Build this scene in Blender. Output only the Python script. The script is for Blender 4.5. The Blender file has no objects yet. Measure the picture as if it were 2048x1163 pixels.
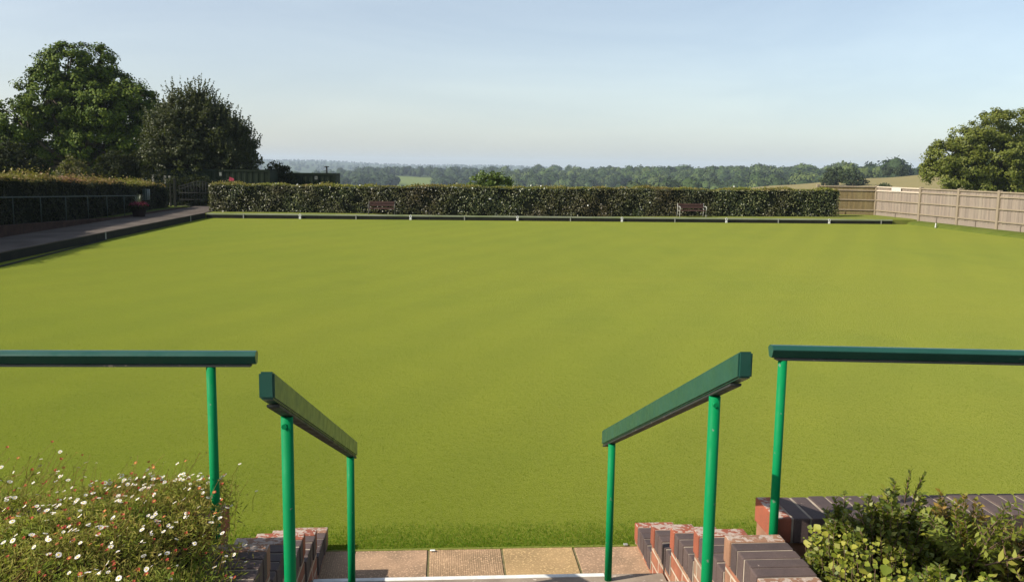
import bpy, bmesh, math, random
import numpy as np
from mathutils import Vector, Matrix

random.seed(7)
rng = np.random.default_rng(11)
C = bpy.context.scene.collection
R = math.radians

# ------------------------------------------------------------------ camera
FPX, YAW, PITCH, ROLL, EYE = 1800.0, 0.075966, 0.13632, 0.013466, 2.15
_f = Vector((math.sin(YAW) * math.cos(PITCH), math.cos(YAW) * math.cos(PITCH), -math.sin(PITCH)))
_r = _f.cross(Vector((0, 0, 1))).normalized()
_u = _r.cross(_f)
_r2 = math.cos(ROLL) * _r + math.sin(ROLL) * _u
_u2 = -math.sin(ROLL) * _r + math.cos(ROLL) * _u


def ray(px, py):
    return _f + _r2 * ((px - 1024) / FPX) + _u2 * ((581.5 - py) / FPX)


def at_y(px, py, Y):
    d = ray(px, py)
    return Vector((0, 0, EYE)) + d * (Y / d.y)


def at_z(px, py, z):
    d = ray(px, py)
    return Vector((0, 0, EYE)) + d * ((z - EYE) / d.z)


def at_x(px, py, X):
    d = ray(px, py)
    return Vector((0, 0, EYE)) + d * (X / d.x)


cam_d = bpy.data.cameras.new('camera')
cam = bpy.data.objects.new('camera', cam_d)
C.objects.link(cam)
m = Matrix((( _r2.x, _u2.x, -_f.x), (_r2.y, _u2.y, -_f.y), (_r2.z, _u2.z, -_f.z))).to_4x4()
m.translation = Vector((0, 0, EYE))
cam.matrix_world = m
cam_d.sensor_width = 36
cam_d.lens = FPX / 2048 * 36
cam_d.clip_start = 0.05
cam_d.clip_end = 20000
bpy.context.scene.camera = cam

# ------------------------------------------------------------------ helpers


def lin(r, g, b):
    def c(v):
        v /= 255
        return v / 12.92 if v <= 0.04045 else ((v + 0.055) / 1.055) ** 2.4
    return (c(r), c(g), c(b), 1)


def tag(o, label=None, cat=None, group=None, kind=None):
    if label: o['label'] = label
    if cat: o['category'] = cat
    if group: o['group'] = group
    if kind: o['kind'] = kind
    return o


def thing(name, label, cat, loc=(0, 0, 0), group=None):
    o = bpy.data.objects.new(name, None)
    o.empty_display_size = 0.1
    C.objects.link(o)
    o.location = loc
    return tag(o, label, cat, group)


def link(name, me, mats, parent=None):
    o = bpy.data.objects.new(name, me)
    C.objects.link(o)
    for mt in (mats if isinstance(mats, (list, tuple)) else [mats]):
        me.materials.append(mt)
    if parent is not None:
        o.parent = parent
        # geometry is written in world coordinates: shift to the parent's frame
        me.transform(Matrix.Translation(-parent_world(parent)))
    return o


def parent_world(p):
    v = Vector(p.location)
    while p.parent is not None:
        p = p.parent
        v = v + Vector(p.location)
    return v


def mesh_np(name, V, F, midx=None, smooth=False):
    """V (n,3) array; F (m,k) int array with constant k."""
    V = np.asarray(V, np.float32)
    F = np.asarray(F, np.int32)
    me = bpy.data.meshes.new(name)
    n, k = F.shape
    me.vertices.add(len(V))
    me.vertices.foreach_set('co', V.ravel())
    me.loops.add(n * k)
    me.loops.foreach_set('vertex_index', F.ravel())
    me.polygons.add(n)
    me.polygons.foreach_set('loop_start', np.arange(0, n * k, k, dtype=np.int32))
    me.polygons.foreach_set('loop_total', np.full(n, k, np.int32))
    if midx is not None:
        me.polygons.foreach_set('material_index', np.asarray(midx, np.int32))
    if smooth:
        me.polygons.foreach_set('use_smooth', np.ones(n, bool))
    me.update(calc_edges=True)
    return me


class MB:
    """collects shapes into one mesh"""

    def __init__(s):
        s.bm = bmesh.new()

    def _mi(s, geom, mi):
        for f in geom:
            f.material_index = mi

    def box(s, x0, x1, y0, y1, z0, z1, bevel=0.0, mi=0, seg=1):
        b = bmesh.new()
        vs = [b.verts.new((x, y, z)) for x in (x0, x1) for y in (y0, y1) for z in (z0, z1)]
        for f in ((0, 1, 3, 2), (4, 6, 7, 5), (0, 4, 5, 1), (2, 3, 7, 6), (0, 2, 6, 4), (1, 5, 7, 3)):
            b.faces.new([vs[i] for i in f])
        bmesh.ops.recalc_face_normals(b, faces=b.faces)
        if bevel:
            bmesh.ops.bevel(b, geom=list(b.edges), offset=bevel, segments=seg, affect='EDGES', profile=0.6)
        return s.merge(b, mi)

    def merge(s, b, mi=0, mat=None):
        if mat is not None:
            bmesh.ops.transform(b, matrix=mat, verts=b.verts)
        mp = {}
        for v in b.verts:
            mp[v] = s.bm.verts.new(v.co)
        for f in b.faces:
            try:
                nf = s.bm.faces.new([mp[v] for v in f.verts])
                nf.material_index = mi
                nf.smooth = f.smooth
            except ValueError:
                pass
        b.free()
        return s

    def tube(s, pts, rad, n=10, mi=0, caps=True, smooth=True):
        """tapered tube along pts; rad number or list"""
        pts = [Vector(p) for p in pts]
        rads = rad if isinstance(rad, (list, tuple)) else [rad] * len(pts)
        rings = []
        prev = None
        for i, p in enumerate(pts):
            d = (pts[min(i + 1, len(pts) - 1)] - pts[max(i - 1, 0)]).normalized()
            if prev is None:
                a = d.cross(Vector((0, 0, 1)) if abs(d.z) < 0.9 else Vector((1, 0, 0))).normalized()
            else:
                a = (prev - d * prev.dot(d)).normalized()
            prev = a
            b_ = d.cross(a)
            rings.append([s.bm.verts.new(p + (a * math.cos(t) + b_ * math.sin(t)) * rads[i]) for t in [2 * math.pi * k / n for k in range(n)]])
        for i in range(len(rings) - 1):
            for k in range(n):
                f = s.bm.faces.new([rings[i][k], rings[i][(k + 1) % n], rings[i + 1][(k + 1) % n], rings[i + 1][k]])
                f.material_index = mi
                f.smooth = smooth
        if caps:
            f = s.bm.faces.new(rings[0][::-1]); f.material_index = mi
            f = s.bm.faces.new(rings[-1]); f.material_index = mi
        return s

    def prism(s, prof, a, b, mi=0, smooth=False):
        """profile: list of Vectors (closed) placed at a and b (callables or offset vectors)"""
        va = [s.bm.verts.new(Vector(p) + Vector(a)) for p in prof]
        vb = [s.bm.verts.new(Vector(p) + Vector(b)) for p in prof]
        n = len(prof)
        for i in range(n):
            f = s.bm.faces.new([va[i], va[(i + 1) % n], vb[(i + 1) % n], vb[i]])
            f.material_index = mi
            f.smooth = smooth
        f = s.bm.faces.new(va[::-1]); f.material_index = mi
        f = s.bm.faces.new(vb); f.material_index = mi
        return s

    def build(s, name, mats, parent=None, recalc=True):
        if recalc:
            bmesh.ops.recalc_face_normals(s.bm, faces=s.bm.faces)
        me = bpy.data.meshes.new(name)
        s.bm.to_mesh(me)
        s.bm.free()
        return link(name, me, mats, parent)


# ------------------------------------------------------------------ materials


class NT:
    def __init__(s, name):
        s.m = bpy.data.materials.new(name)
        s.m.use_nodes = True
        s.t = s.m.node_tree
        s.n = s.t.nodes
        s.b = s.n['Principled BSDF']
        s.out = s.n['Material Output']

    def add(s, typ, **kw):
        n = s.n.new(typ)
        for k, v in kw.items():
            if k in n.inputs.keys():
                n.inputs[k].default_value = v
            else:
                setattr(n, k, v)
        return n

    def l(s, a, b):
        s.t.links.new(a, b)

    def coords(s, which='Object', scale=(1, 1, 1), rot=(0, 0, 0)):
        tc = s.add('ShaderNodeTexCoord')
        mp = s.add('ShaderNodeMapping')
        mp.inputs['Scale'].default_value = scale
        mp.inputs['Rotation'].default_value = rot
        s.l(tc.outputs[which], mp.inputs['Vector'])
        return mp.outputs['Vector']

    def noise(s, vec, scale, detail=4, rough=0.55, dist=0.0):
        n = s.add('ShaderNodeTexNoise')
        n.inputs['Scale'].default_value = scale
        n.inputs['Detail'].default_value = detail
        n.inputs['Roughness'].default_value = rough
        n.inputs['Distortion'].default_value = dist
        s.l(vec, n.inputs['Vector'])
        return n.outputs['Fac']

    def ramp(s, fac, stops, interp='LINEAR'):
        r = s.add('ShaderNodeValToRGB')
        cr = r.color_ramp
        cr.interpolation = interp
        while len(cr.elements) < len(stops):
            cr.elements.new(0.5)
        for e, (p, c) in zip(cr.elements, stops):
            e.position = p
            e.color = c if len(c) == 4 else (*c, 1)
        s.l(fac, r.inputs['Fac'])
        return r.outputs['Color']

    def mix(s, fac, a, b, blend='MIX'):
        mx = s.add('ShaderNodeMix', data_type='RGBA', blend_type=blend)
        for inp, v in ((mx.inputs[0], fac), (mx.inputs[6], a), (mx.inputs[7], b)):
            if isinstance(v, (int, float)):
                inp.default_value = v
            elif isinstance(v, tuple):
                inp.default_value = v if len(v) == 4 else (*v, 1)
            else:
                s.l(v, inp)
        return mx.outputs[2]

    def bump(s, h, strength=0.3, dist=0.01):
        b = s.add('ShaderNodeBump')
        b.inputs['Strength'].default_value = strength
        b.inputs['Distance'].default_value = dist
        s.l(h, b.inputs['Height'])
        s.l(b.outputs['Normal'], s.b.inputs['Normal'])
        return b

    def set(s, **kw):
        for k, v in kw.items():
            k = k.replace('_', ' ')
            if isinstance(v, (int, float, tuple)):
                s.b.inputs[k].default_value = v
            else:
                s.l(v, s.b.inputs[k])
        return s.m


def mottled(name, c1, c2, scale=8, rough=0.7, bump=0.2, bscale=60, bdist=0.004, spec=0.3, c3=None, scale3=40, thr=0.6):
    t = NT(name)
    v = t.coords()
    col = t.mix(t.ramp(t.noise(v, scale), [(0.35, (0, 0, 0)), (0.65, (1, 1, 1))]), c1, c2)
    if c3:
        col = t.mix(t.ramp(t.noise(v, scale3, 5), [(thr, (0, 0, 0)), (thr + 0.06, (1, 1, 1))]), col, c3)
    t.bump(t.noise(v, bscale, 6), bump, bdist)
    t.set(Base_Color=col, Roughness=rough)
    t.b.inputs['Specular IOR Level'].default_value = spec
    return t.m


def leafmat(name, cols, rough=0.5, spec=0.4, trans=0.3, tcol=None, nscale=1.5, tint=None):
    """per leaf random colour out of a ramp; partly translucent"""
    t = NT(name)
    g = t.add('ShaderNodeNewGeometry')
    n = len(cols)
    col = t.ramp(g.outputs['Random Per Island'], [((i + 0.5) / n, c) for i, c in enumerate(cols)])
    if tint:
        v = t.coords()
        col = t.mix(t.ramp(t.noise(v, nscale, 3), [(0.42, (0, 0, 0)), (0.66, (1, 1, 1))]), col, tint)
    t.set(Base_Color=col, Roughness=rough)
    t.b.inputs['Specular IOR Level'].default_value = spec
    if trans:
        tr = t.add('ShaderNodeBsdfTranslucent')
        tc = t.mix(0.55, col, tcol or (0.25, 0.3, 0.02, 1))
        t.l(tc, tr.inputs['Color'])
        ms = t.add('ShaderNodeMixShader')
        ms.inputs[0].default_value = trans
        t.l(t.b.outputs[0], ms.inputs[1])
        t.l(tr.outputs[0], ms.inputs[2])
        t.l(ms.outputs[0], t.out.inputs['Surface'])
    return t.m


def plain(name, col, rough=0.6, spec=0.3, metal=0.0):
    t = NT(name)
    v = t.coords()
    c2 = tuple(x * 0.75 for x in col[:3]) + (1,)
    c = t.mix(t.ramp(t.noise(v, 15, 5), [(0.35, (0, 0, 0)), (0.7, (1, 1, 1))]), col, c2)
    t.set(Base_Color=c, Roughness=rough, Metallic=metal)
    t.b.inputs['Specular IOR Level'].default_value = spec
    return t.m


# lawn ------------------------------------------------
def lawn_mat():
    t = NT('mown_turf')
    v = t.coords()
    big = t.noise(v, 0.16, 4, 0.55, 0.4)
    # mowing direction streaks, soft and irregular
    v2 = t.coords(scale=(1.6, 0.08, 1), rot=(0, 0, R(27)))
    streak = t.noise(v2, 0.55, 3, 0.5)
    v3 = t.coords(scale=(0.12, 1.5, 1), rot=(0, 0, R(8)))
    streak2 = t.noise(v3, 0.6, 3, 0.5)
    mid = t.noise(v, 1.7, 5, 0.6, 0.3)
    fine = t.noise(v, 70, 4, 0.7)
    fine2 = t.noise(t.coords(scale=(1, 0.55, 1)), 22, 5, 0.7)
    a, b, c = LAWN
    col = t.mix(t.ramp(big, [(0.34, (0, 0, 0)), (0.66, (1, 1, 1))]), a, b)
    col = t.mix(t.ramp(streak, [(0.40, (0, 0, 0)), (0.64, (0.7, 0.7, 0.7))]), col, c)
    col = t.mix(t.ramp(streak2, [(0.45, (0, 0, 0)), (0.7, (0.4, 0.4, 0.4))]), col, b)
    col = t.mix(t.ramp(mid, [(0.3, (0.75, 0.78, 0.7)), (0.7, (1.1, 1.08, 1.1))]), col, (1, 1, 1, 1), 'MIX') if False else col
    mm = t.ramp(mid, [(0.3, (0.93, 0.945, 0.92)), (0.7, (1.04, 1.03, 1.04))])
    col = t.mix(1.0, col, mm, 'MULTIPLY')
    ff = t.ramp(fine, [(0.3, (0.82, 0.84, 0.76)), (0.7, (1.13, 1.12, 1.13))])
    col = t.mix(1.0, col, ff, 'MULTIPLY')
    f2 = t.ramp(fine2, [(0.25, (0.80, 0.85, 0.74)), (0.5, (1.0, 1.0, 1.0)), (0.75, (1.08, 1.07, 1.05))])
    col = t.mix(1.0, col, f2, 'MULTIPLY')
    wv = t.add('ShaderNodeTexWave', wave_type='BANDS', bands_direction='X')
    wv.inputs['Scale'].default_value = 0.24
    wv.inputs['Distortion'].default_value = 1.2
    wv.inputs['Detail'].default_value = 2
    wv.inputs['Detail Scale'].default_value = 0.4
    t.l(t.coords(rot=(0, 0, R(27))), wv.inputs['Vector'])
    stripes = t.ramp(wv.outputs['Fac'], [(0.25, (0.925, 0.95, 0.90)), (0.75, (1.06, 1.045, 1.08))])
    msk = t.ramp(t.noise(v, 0.11, 3), [(0.35, (0.15, 0.15, 0.15)), (0.62, (1, 1, 1))])
    col = t.mix(1.0, col, t.mix(msk, (1, 1, 1, 1), stripes), 'MULTIPLY')
    hsum = t.add('ShaderNodeMath', operation='ADD')
    t.l(fine, hsum.inputs[0])
    t.l(fine2, hsum.inputs[1])
    t.bump(hsum.outputs[0], 0.55, 0.02)
    t.set(Base_Color=col, Roughness=0.95)
    t.b.inputs['Specular IOR Level'].default_value = 0.0
    t.b.inputs['Sheen Weight'].default_value = 0.32
    t.b.inputs['Sheen Roughness'].default_value = 0.5
    t.b.inputs['Sheen Tint'].default_value = (0.68, 0.65, 0.20, 1)
    return t.m


LAWN = ((0.067, 0.108, 0.002, 1), (0.100, 0.127, 0.004, 1), (0.091, 0.126, 0.003, 1))
M = {}
M['lawn'] = lawn_mat()
M['blade'] = leafmat('turf_blade', [(0.085, 0.130, 0.005), (0.11, 0.15, 0.007), (0.14, 0.16, 0.010), (0.095, 0.135, 0.006)], 0.9, 0.05, 0.35)
M['long_blade'] = leafmat('long_grass_blade', [(0.055, 0.145, 0.006), (0.075, 0.175, 0.008), (0.11, 0.20, 0.010), (0.065, 0.155, 0.006)], 0.7, 0.1, 0.4)
M['verge'] = mottled('verge_grass', (0.13, 0.16, 0.025, 1), (0.17, 0.18, 0.04, 1), 2.2, 0.95, 0.5, 40, 0.03, 0.1)
M['bank_grass'] = mottled('bank_grass', (0.075, 0.10, 0.014, 1), (0.10, 0.12, 0.02, 1), 2.2, 0.95, 0.6, 40, 0.03, 0.1)
M['bank_board'] = mottled('black_board', (0.010, 0.010, 0.007, 1), (0.018, 0.018, 0.011, 1), 1.5, 0.8, 0.2, 30, 0.004, 0.2)
M['bank_cap'] = mottled('pale_cap', (0.26, 0.27, 0.20, 1), (0.19, 0.22, 0.11, 1), 0.7, 0.8, 0.2, 30, 0.004, 0.2)
M['white'] = plain('white_paint', (0.75, 0.75, 0.7, 1), 0.5)
M['dull_white'] = plain('dull_white', (0.30, 0.30, 0.26, 1), 0.7)
M['ink'] = plain('dark_ink', (0.06, 0.06, 0.05, 1), 0.7)
M['path'] = mottled('path_surface', (0.066, 0.052, 0.041, 1), (0.115, 0.094, 0.076, 1), 1.1, 0.9, 0.3, 50, 0.004, 0.2)
M['soil'] = mottled('bed_soil', (0.022, 0.015, 0.010, 1), (0.038, 0.025, 0.016, 1), 9, 0.95, 0.8, 40, 0.02, 0.1)
M['mortar'] = mottled('mortar', (0.42, 0.35, 0.27, 1), (0.24, 0.20, 0.15, 1), 9, 0.95, 0.5, 120, 0.003, 0.1)


def brickmat(name, c1, c2, lichen, thr=0.56, lc=(0.46, 0.36, 0.29, 1)):
    t = NT(name)
    v = t.coords()
    g = t.add('ShaderNodeNewGeometry')
    var = t.ramp(g.outputs['Random Per Island'], [(0, (0.78, 0.78, 0.80)), (0.5, (1, 1, 1)), (1, (1.22, 1.15, 1.12))])
    col = t.mix(t.ramp(t.noise(v, 14, 5), [(0.3, (0, 0, 0)), (0.7, (1, 1, 1))]), c1, c2)
    col = t.mix(1.0, col, var, 'MULTIPLY')
    sp = t.ramp(t.noise(v, 220, 3), [(0.3, (0.82, 0.82, 0.82)), (0.7, (1.12, 1.12, 1.12))])
    col = t.mix(1.0, col, sp, 'MULTIPLY')
    h = t.noise(v, 160, 5)
    if lichen:
        vw = t.coords(scale=(1, 1, 1))
        ln = t.noise(vw, 30, 5, 0.6, 0.6)
        sep = t.add('ShaderNodeSeparateXYZ')
        t.l(g.outputs['Normal'], sep.inputs[0])
        up = t.ramp(sep.outputs['Z'], [(0.3, (0, 0, 0)), (0.8, (1, 1, 1))])
        lm = t.ramp(ln, [(thr, (0, 0, 0)), (thr + 0.025, (1, 1, 1))])
        fac = t.mix(1.0, lm, up, 'MULTIPLY')
        lcol = t.ramp(t.noise(v, 90, 4), [(0.35, lc), (0.65, tuple(x * 0.7 for x in lc[:3]) + (1,))])
        col = t.mix(fac, col, lcol)
    t.bump(h, 0.35, 0.003)
    t.set(Base_Color=col, Roughness=0.75)
    t.b.inputs['Specular IOR Level'].default_value = 0.3
    return t.m


M['brick_red'] = brickmat('red_brick', (0.30, 0.085, 0.045, 1), (0.23, 0.075, 0.042, 1), True, 0.5)
M['brick_tan'] = brickmat('tan_brick', (0.29, 0.16, 0.095, 1), (0.22, 0.115, 0.07, 1), True, 0.49)
M['brick_blue'] = brickmat('blue_brick', (0.072, 0.052, 0.048, 1), (0.098, 0.070, 0.062, 1), True, 0.69)


def wallmat(name, axis):
    """laid brick wall: courses in z, along x or y"""
    t = NT(name)
    tc = t.add('ShaderNodeTexCoord')
    sp = t.add('ShaderNodeSeparateXYZ')
    t.l(tc.outputs['Object'], sp.inputs[0])
    cb = t.add('ShaderNodeCombineXYZ')
    t.l(sp.outputs[axis], cb.inputs[0])
    t.l(sp.outputs['Z'], cb.inputs[1])
    br = t.add('ShaderNodeTexBrick')
    br.offset = 0.5
    br.inputs['Scale'].default_value = 1.0
    br.inputs['Brick Width'].default_value = 0.225
    br.inputs['Row Height'].default_value = 0.075
    br.inputs['Mortar Size'].default_value = 0.006
    br.inputs['Mortar Smooth'].default_value = 0.1
    br.inputs['Color1'].default_value = (0.31, 0.10, 0.05, 1)
    br.inputs['Color2'].default_value = (0.30, 0.17, 0.10, 1)
    br.inputs['Mortar'].default_value = (0.5, 0.42, 0.32, 1)
    t.l(cb.outputs[0], br.inputs['Vector'])
    v = t.coords()
    mm = t.ramp(t.noise(v, 9, 6, 0.65), [(0.3, (0.62, 0.6, 0.58)), (0.7, (1.15, 1.12, 1.1))])
    col = t.mix(1.0, br.outputs['Color'], mm, 'MULTIPLY')
    st = t.ramp(t.noise(v, 4.5, 5), [(0.56, (0, 0, 0)), (0.68, (0.75, 0.75, 0.75))])
    col = t.mix(st, col, (0.20, 0.165, 0.12, 1))
    inv = t.add('ShaderNodeMath', operation='SUBTRACT')
    inv.inputs[0].default_value = 1
    t.l(br.outputs['Fac'], inv.inputs[1])
    nz = t.noise(v, 130, 5)
    ad = t.add('ShaderNodeMath', operation='MULTIPLY_ADD')
    ad.inputs[1].default_value = 0.4
    t.l(nz, ad.inputs[0])
    t.l(inv.outputs[0], ad.inputs[2])
    t.bump(ad.outputs[0], 0.6, 0.005)
    t.set(Base_Color=col, Roughness=0.85)
    return t.m


M['wall_y'] = wallmat('brickwork_along_y', 'Y')
M['wall_x'] = wallmat('brickwork_along_x', 'X')


def paintmat(name, col, col2, rough, chip=None, thr=0.68, wear=None, spec=0.45, coat=0.0):
    t = NT(name)
    v = t.coords()
    c = t.mix(t.ramp(t.noise(v, 6, 5, 0.6), [(0.3, (0, 0, 0)), (0.7, (1, 1, 1))]), col, col2)
    if wear:
        w = t.ramp(t.noise(t.coords(scale=(1, 1, 1)), 11, 6, 0.7, 0.5), [(0.60, (0, 0, 0)), (0.72, (0.8, 0.8, 0.8))])
        c = t.mix(w, c, wear)
    if chip:
        k = t.ramp(t.noise(v, 38, 3, 0.5), [(thr, (0, 0, 0)), (thr + 0.02, (1, 1, 1))])
        c = t.mix(k, c, chip)
    t.bump(t.noise(v, 45, 5), 0.12, 0.004)
    rr = t.ramp(t.noise(v, 20, 4), [(0.3, (rough * 0.8,) * 3), (0.7, (min(1, rough * 1.3),) * 3)])
    t.set(Base_Color=c, Roughness=rr)
    t.b.inputs['Specular IOR Level'].default_value = spec
    t.b.inputs['Coat Weight'].default_value = coat
    t.b.inputs['Coat Roughness'].default_value = 0.18
    return t.m


M['rail_paint'] = paintmat('dark_green_rail_paint', (0.010, 0.060, 0.042, 1), (0.014, 0.072, 0.052, 1), 0.45, (0.10, 0.12, 0.10, 1), 0.75, (0.03, 0.066, 0.05, 1), spec=0.3, coat=0.45)
M['post_paint'] = paintmat('bright_green_post_paint', (0.0, 0.165, 0.05, 1), (0.002, 0.19, 0.06, 1), 0.55, (0.10, 0.17, 0.11, 1), 0.70, spec=0.1)
M['bar_steel'] = paintmat('dark_bar_paint', (0.015, 0.022, 0.018, 1), (0.03, 0.032, 0.028, 1), 0.6, (0.12, 0.10, 0.08, 1), 0.66)

# ------------------------------------------------------------------ world, sun
SUN_AZ, SUN_EL = R(107), R(36)          # azimuth counted to the left of +Y
sun_dir = Vector((-math.sin(SUN_AZ) * math.cos(SUN_EL), math.cos(SUN_AZ) * math.cos(SUN_EL), math.sin(SUN_EL)))
world = bpy.data.worlds.new('World')
bpy.context.scene.world = world
world.use_nodes = True
wn = world.node_tree
bg = wn.nodes['Background']
sky = wn.nodes.new('ShaderNodeTexSky')
sky.sky_type = 'NISHITA'
sky.sun_disc = False
sky.sun_elevation = SUN_EL
sky.sun_rotation = -SUN_AZ
sky.altitude = 100
sky.air_density = 1.0
sky.dust_density = 0.9
sky.ozone_density = 1.0
bg.inputs['Strength'].default_value = 0.101
hs = wn.nodes.new('ShaderNodeHueSaturation')
hs.inputs['Saturation'].default_value = 0.66
wn.links.new(sky.outputs[0], hs.inputs['Color'])
wb = wn.nodes.new('ShaderNodeMix')
wb.data_type = 'RGBA'
wb.blend_type = 'MULTIPLY'
wb.inputs[0].default_value = 1.0
wb.inputs[7].default_value = (0.985, 0.992, 1.015, 1)
wn.links.new(hs.outputs[0], wb.inputs[6])
tcw = wn.nodes.new('ShaderNodeTexCoord')
mpw = wn.nodes.new('ShaderNodeMapping')
mpw.inputs['Scale'].default_value = (1.6, 2.2, 9.0)
mpw.inputs['Rotation'].default_value = (R(4), R(-6), 0)
nzw = wn.nodes.new('ShaderNodeTexNoise')
nzw.inputs['Scale'].default_value = 1.6
nzw.inputs['Detail'].default_value = 6
nzw.inputs['Roughness'].default_value = 0.6
nzw.inputs['Distortion'].default_value = 0.6
rpw = wn.nodes.new('ShaderNodeValToRGB')
rpw.color_ramp.elements[0].position = 0.42
rpw.color_ramp.elements[0].color = (0.985, 0.988, 0.995, 1)
rpw.color_ramp.elements[1].position = 0.75
rpw.color_ramp.elements[1].color = (1.10, 1.08, 1.05, 1)
cl = wn.nodes.new('ShaderNodeMix')
cl.data_type = 'RGBA'
cl.blend_type = 'MULTIPLY'
cl.inputs[0].default_value = 1.0
wn.links.new(tcw.outputs['Generated'], mpw.inputs['Vector'])
wn.links.new(mpw.outputs[0], nzw.inputs['Vector'])
wn.links.new(nzw.outputs['Fac'], rpw.inputs['Fac'])
wn.links.new(wb.outputs[2], cl.inputs[6])
wn.links.new(rpw.outputs[0], cl.inputs[7])
spw = wn.nodes.new('ShaderNodeSeparateXYZ')
wn.links.new(tcw.outputs['Generated'], spw.inputs[0])
mrw = wn.nodes.new('ShaderNodeMapRange')
mrw.inputs['From Min'].default_value = -0.55
mrw.inputs['From Max'].default_value = 0.65
wn.links.new(spw.outputs['X'], mrw.inputs['Value'])
sdw = wn.nodes.new('ShaderNodeMix')
sdw.data_type = 'RGBA'
sdw.inputs[6].default_value = (1.06, 1.03, 1.01, 1)
sdw.inputs[7].default_value = (0.84, 0.90, 0.93, 1)
wn.links.new(mrw.outputs[0], sdw.inputs[0])
cz = wn.nodes.new('ShaderNodeMix')
cz.data_type = 'RGBA'
cz.blend_type = 'MULTIPLY'
cz.inputs[0].default_value = 1.0
wn.links.new(cl.outputs[2], cz.inputs[6])
wn.links.new(sdw.outputs[2], cz.inputs[7])
wn.links.new(cz.outputs[2], bg.inputs['Color'])

sd = bpy.data.lights.new('sun', 'SUN')
sd.energy = 4.8
sd.angle = R(0.5)
sd.color = (1.0, 0.93, 0.82)
so = bpy.data.objects.new('sun', sd)
C.objects.link(so)
so.rotation_euler = (-sun_dir).to_track_quat('-Z', 'Y').to_euler()
so.location = sun_dir * 50

vs = bpy.context.scene.view_settings
vs.view_transform = 'Standard'
vs.look = 'None'
vs.exposure = 0.61
vs.gamma = 1.0

# ------------------------------------------------------------------ terrain
COLS = np.array([-1400, -300, 300, 600, 800, 1000, 1150, 1300, 1550, 1750, 1900, 2200, 3000, 4500.])
DIST = np.array([0, 45, 62, 100, 180, 250, 400, 550, 750, 1100, 1700, 4300, 5000, 6600.])
ZT = np.array([
    [-.40] * 14,
    [-.40] * 14,
    [-.9, -.9, -.9, -.9, -1, -1.2, -1.2, -1.2, -.8, -.6, -.5, -.5, -.5, -.5],
    [-2, -2, -2, -3, -4, -4, -3.5, -3, -1.8, -1.0, -.6, .2, .5, 0],
    [-5, -5, -6, -8, -9, -9, -8, -5.5, -2.3, -1.3, -.3, 2, 3, 0],
    [-8, -8, -9, -12, -13, -13, -11, -6.5, -1.7, .5, 2.2, 5, 6, 0],
    [-12, -12, -14, -20, -21, -21, -20, -17, -11, -5, -1, 4, 6, 0],
    [-12, -12, -15, -22, -21, -20, -20, -16, -11, -7, -4, 2, 4, 0],
    [-10, -10, -14, -20, -15.5, -15, -12, -7.5, -5.0, -5.5, -5, 0, 2, 0],
    [-8, -8, -12, -17, -8.0, -9, -8.5, -9, -10, -10, -9, -5, 0, 0],
    [-8, -8, -12, -22, -20, -18, -15, -15, -15, -15, -15, -10, 0, 0],
    [13, 13, 16, 19, 7, 6, 3, 0, -2, -2, -2, -2, 0, 0],
    [0, 0, 2, 4, 0, 0, 0, 0, -5, -5, -5, -5, -5, -5],
    [-40] * 14], float)
AZC = YAW + np.arctan((COLS - 1024) / FPX)


def smooth_interp(x, xp):
    i = np.clip(np.searchsorted(xp, x) - 1, 0, len(xp) - 2)
    t = np.clip((x - xp[i]) / (xp[i + 1] - xp[i]), 0, 1)
    return i, t * t * (3 - 2 * t) * 0.6 + t * 0.4


def terrain(x, y):
    x = np.asarray(x, float); y = np.asarray(y, float)
    d = np.hypot(x, y)
    a = np.arctan2(x, y)
    ac = np.clip(a, AZC[0], AZC[-1])
    i, s = smooth_interp(ac, AZC)
    j, t = smooth_interp(d, DIST)
    z = (ZT[j, i] * (1 - s) + ZT[j, i + 1] * s) * (1 - t) + (ZT[j + 1, i] * (1 - s) + ZT[j + 1, i + 1] * s) * t
    w = np.clip((d - 120) / 400, 0, 1)
    z = z + w * (0.6 * np.sin(x / 37 + y / 61) + 0.5 * np.sin(y / 43 - x / 29))
    w2 = np.clip((d - 2000) / 800, 0, 1)
    z = z + w2 * (1.6 * np.sin(x / 110) + 0.9 * np.sin(x / 41 + 1) + 0.7 * np.sin(x / 23))
    return z


def px_of(x, y):
    a = np.arctan2(x, y)
    return 1024 + FPX * np.tan(np.clip(a - YAW, -1.2, 1.2))


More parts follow.
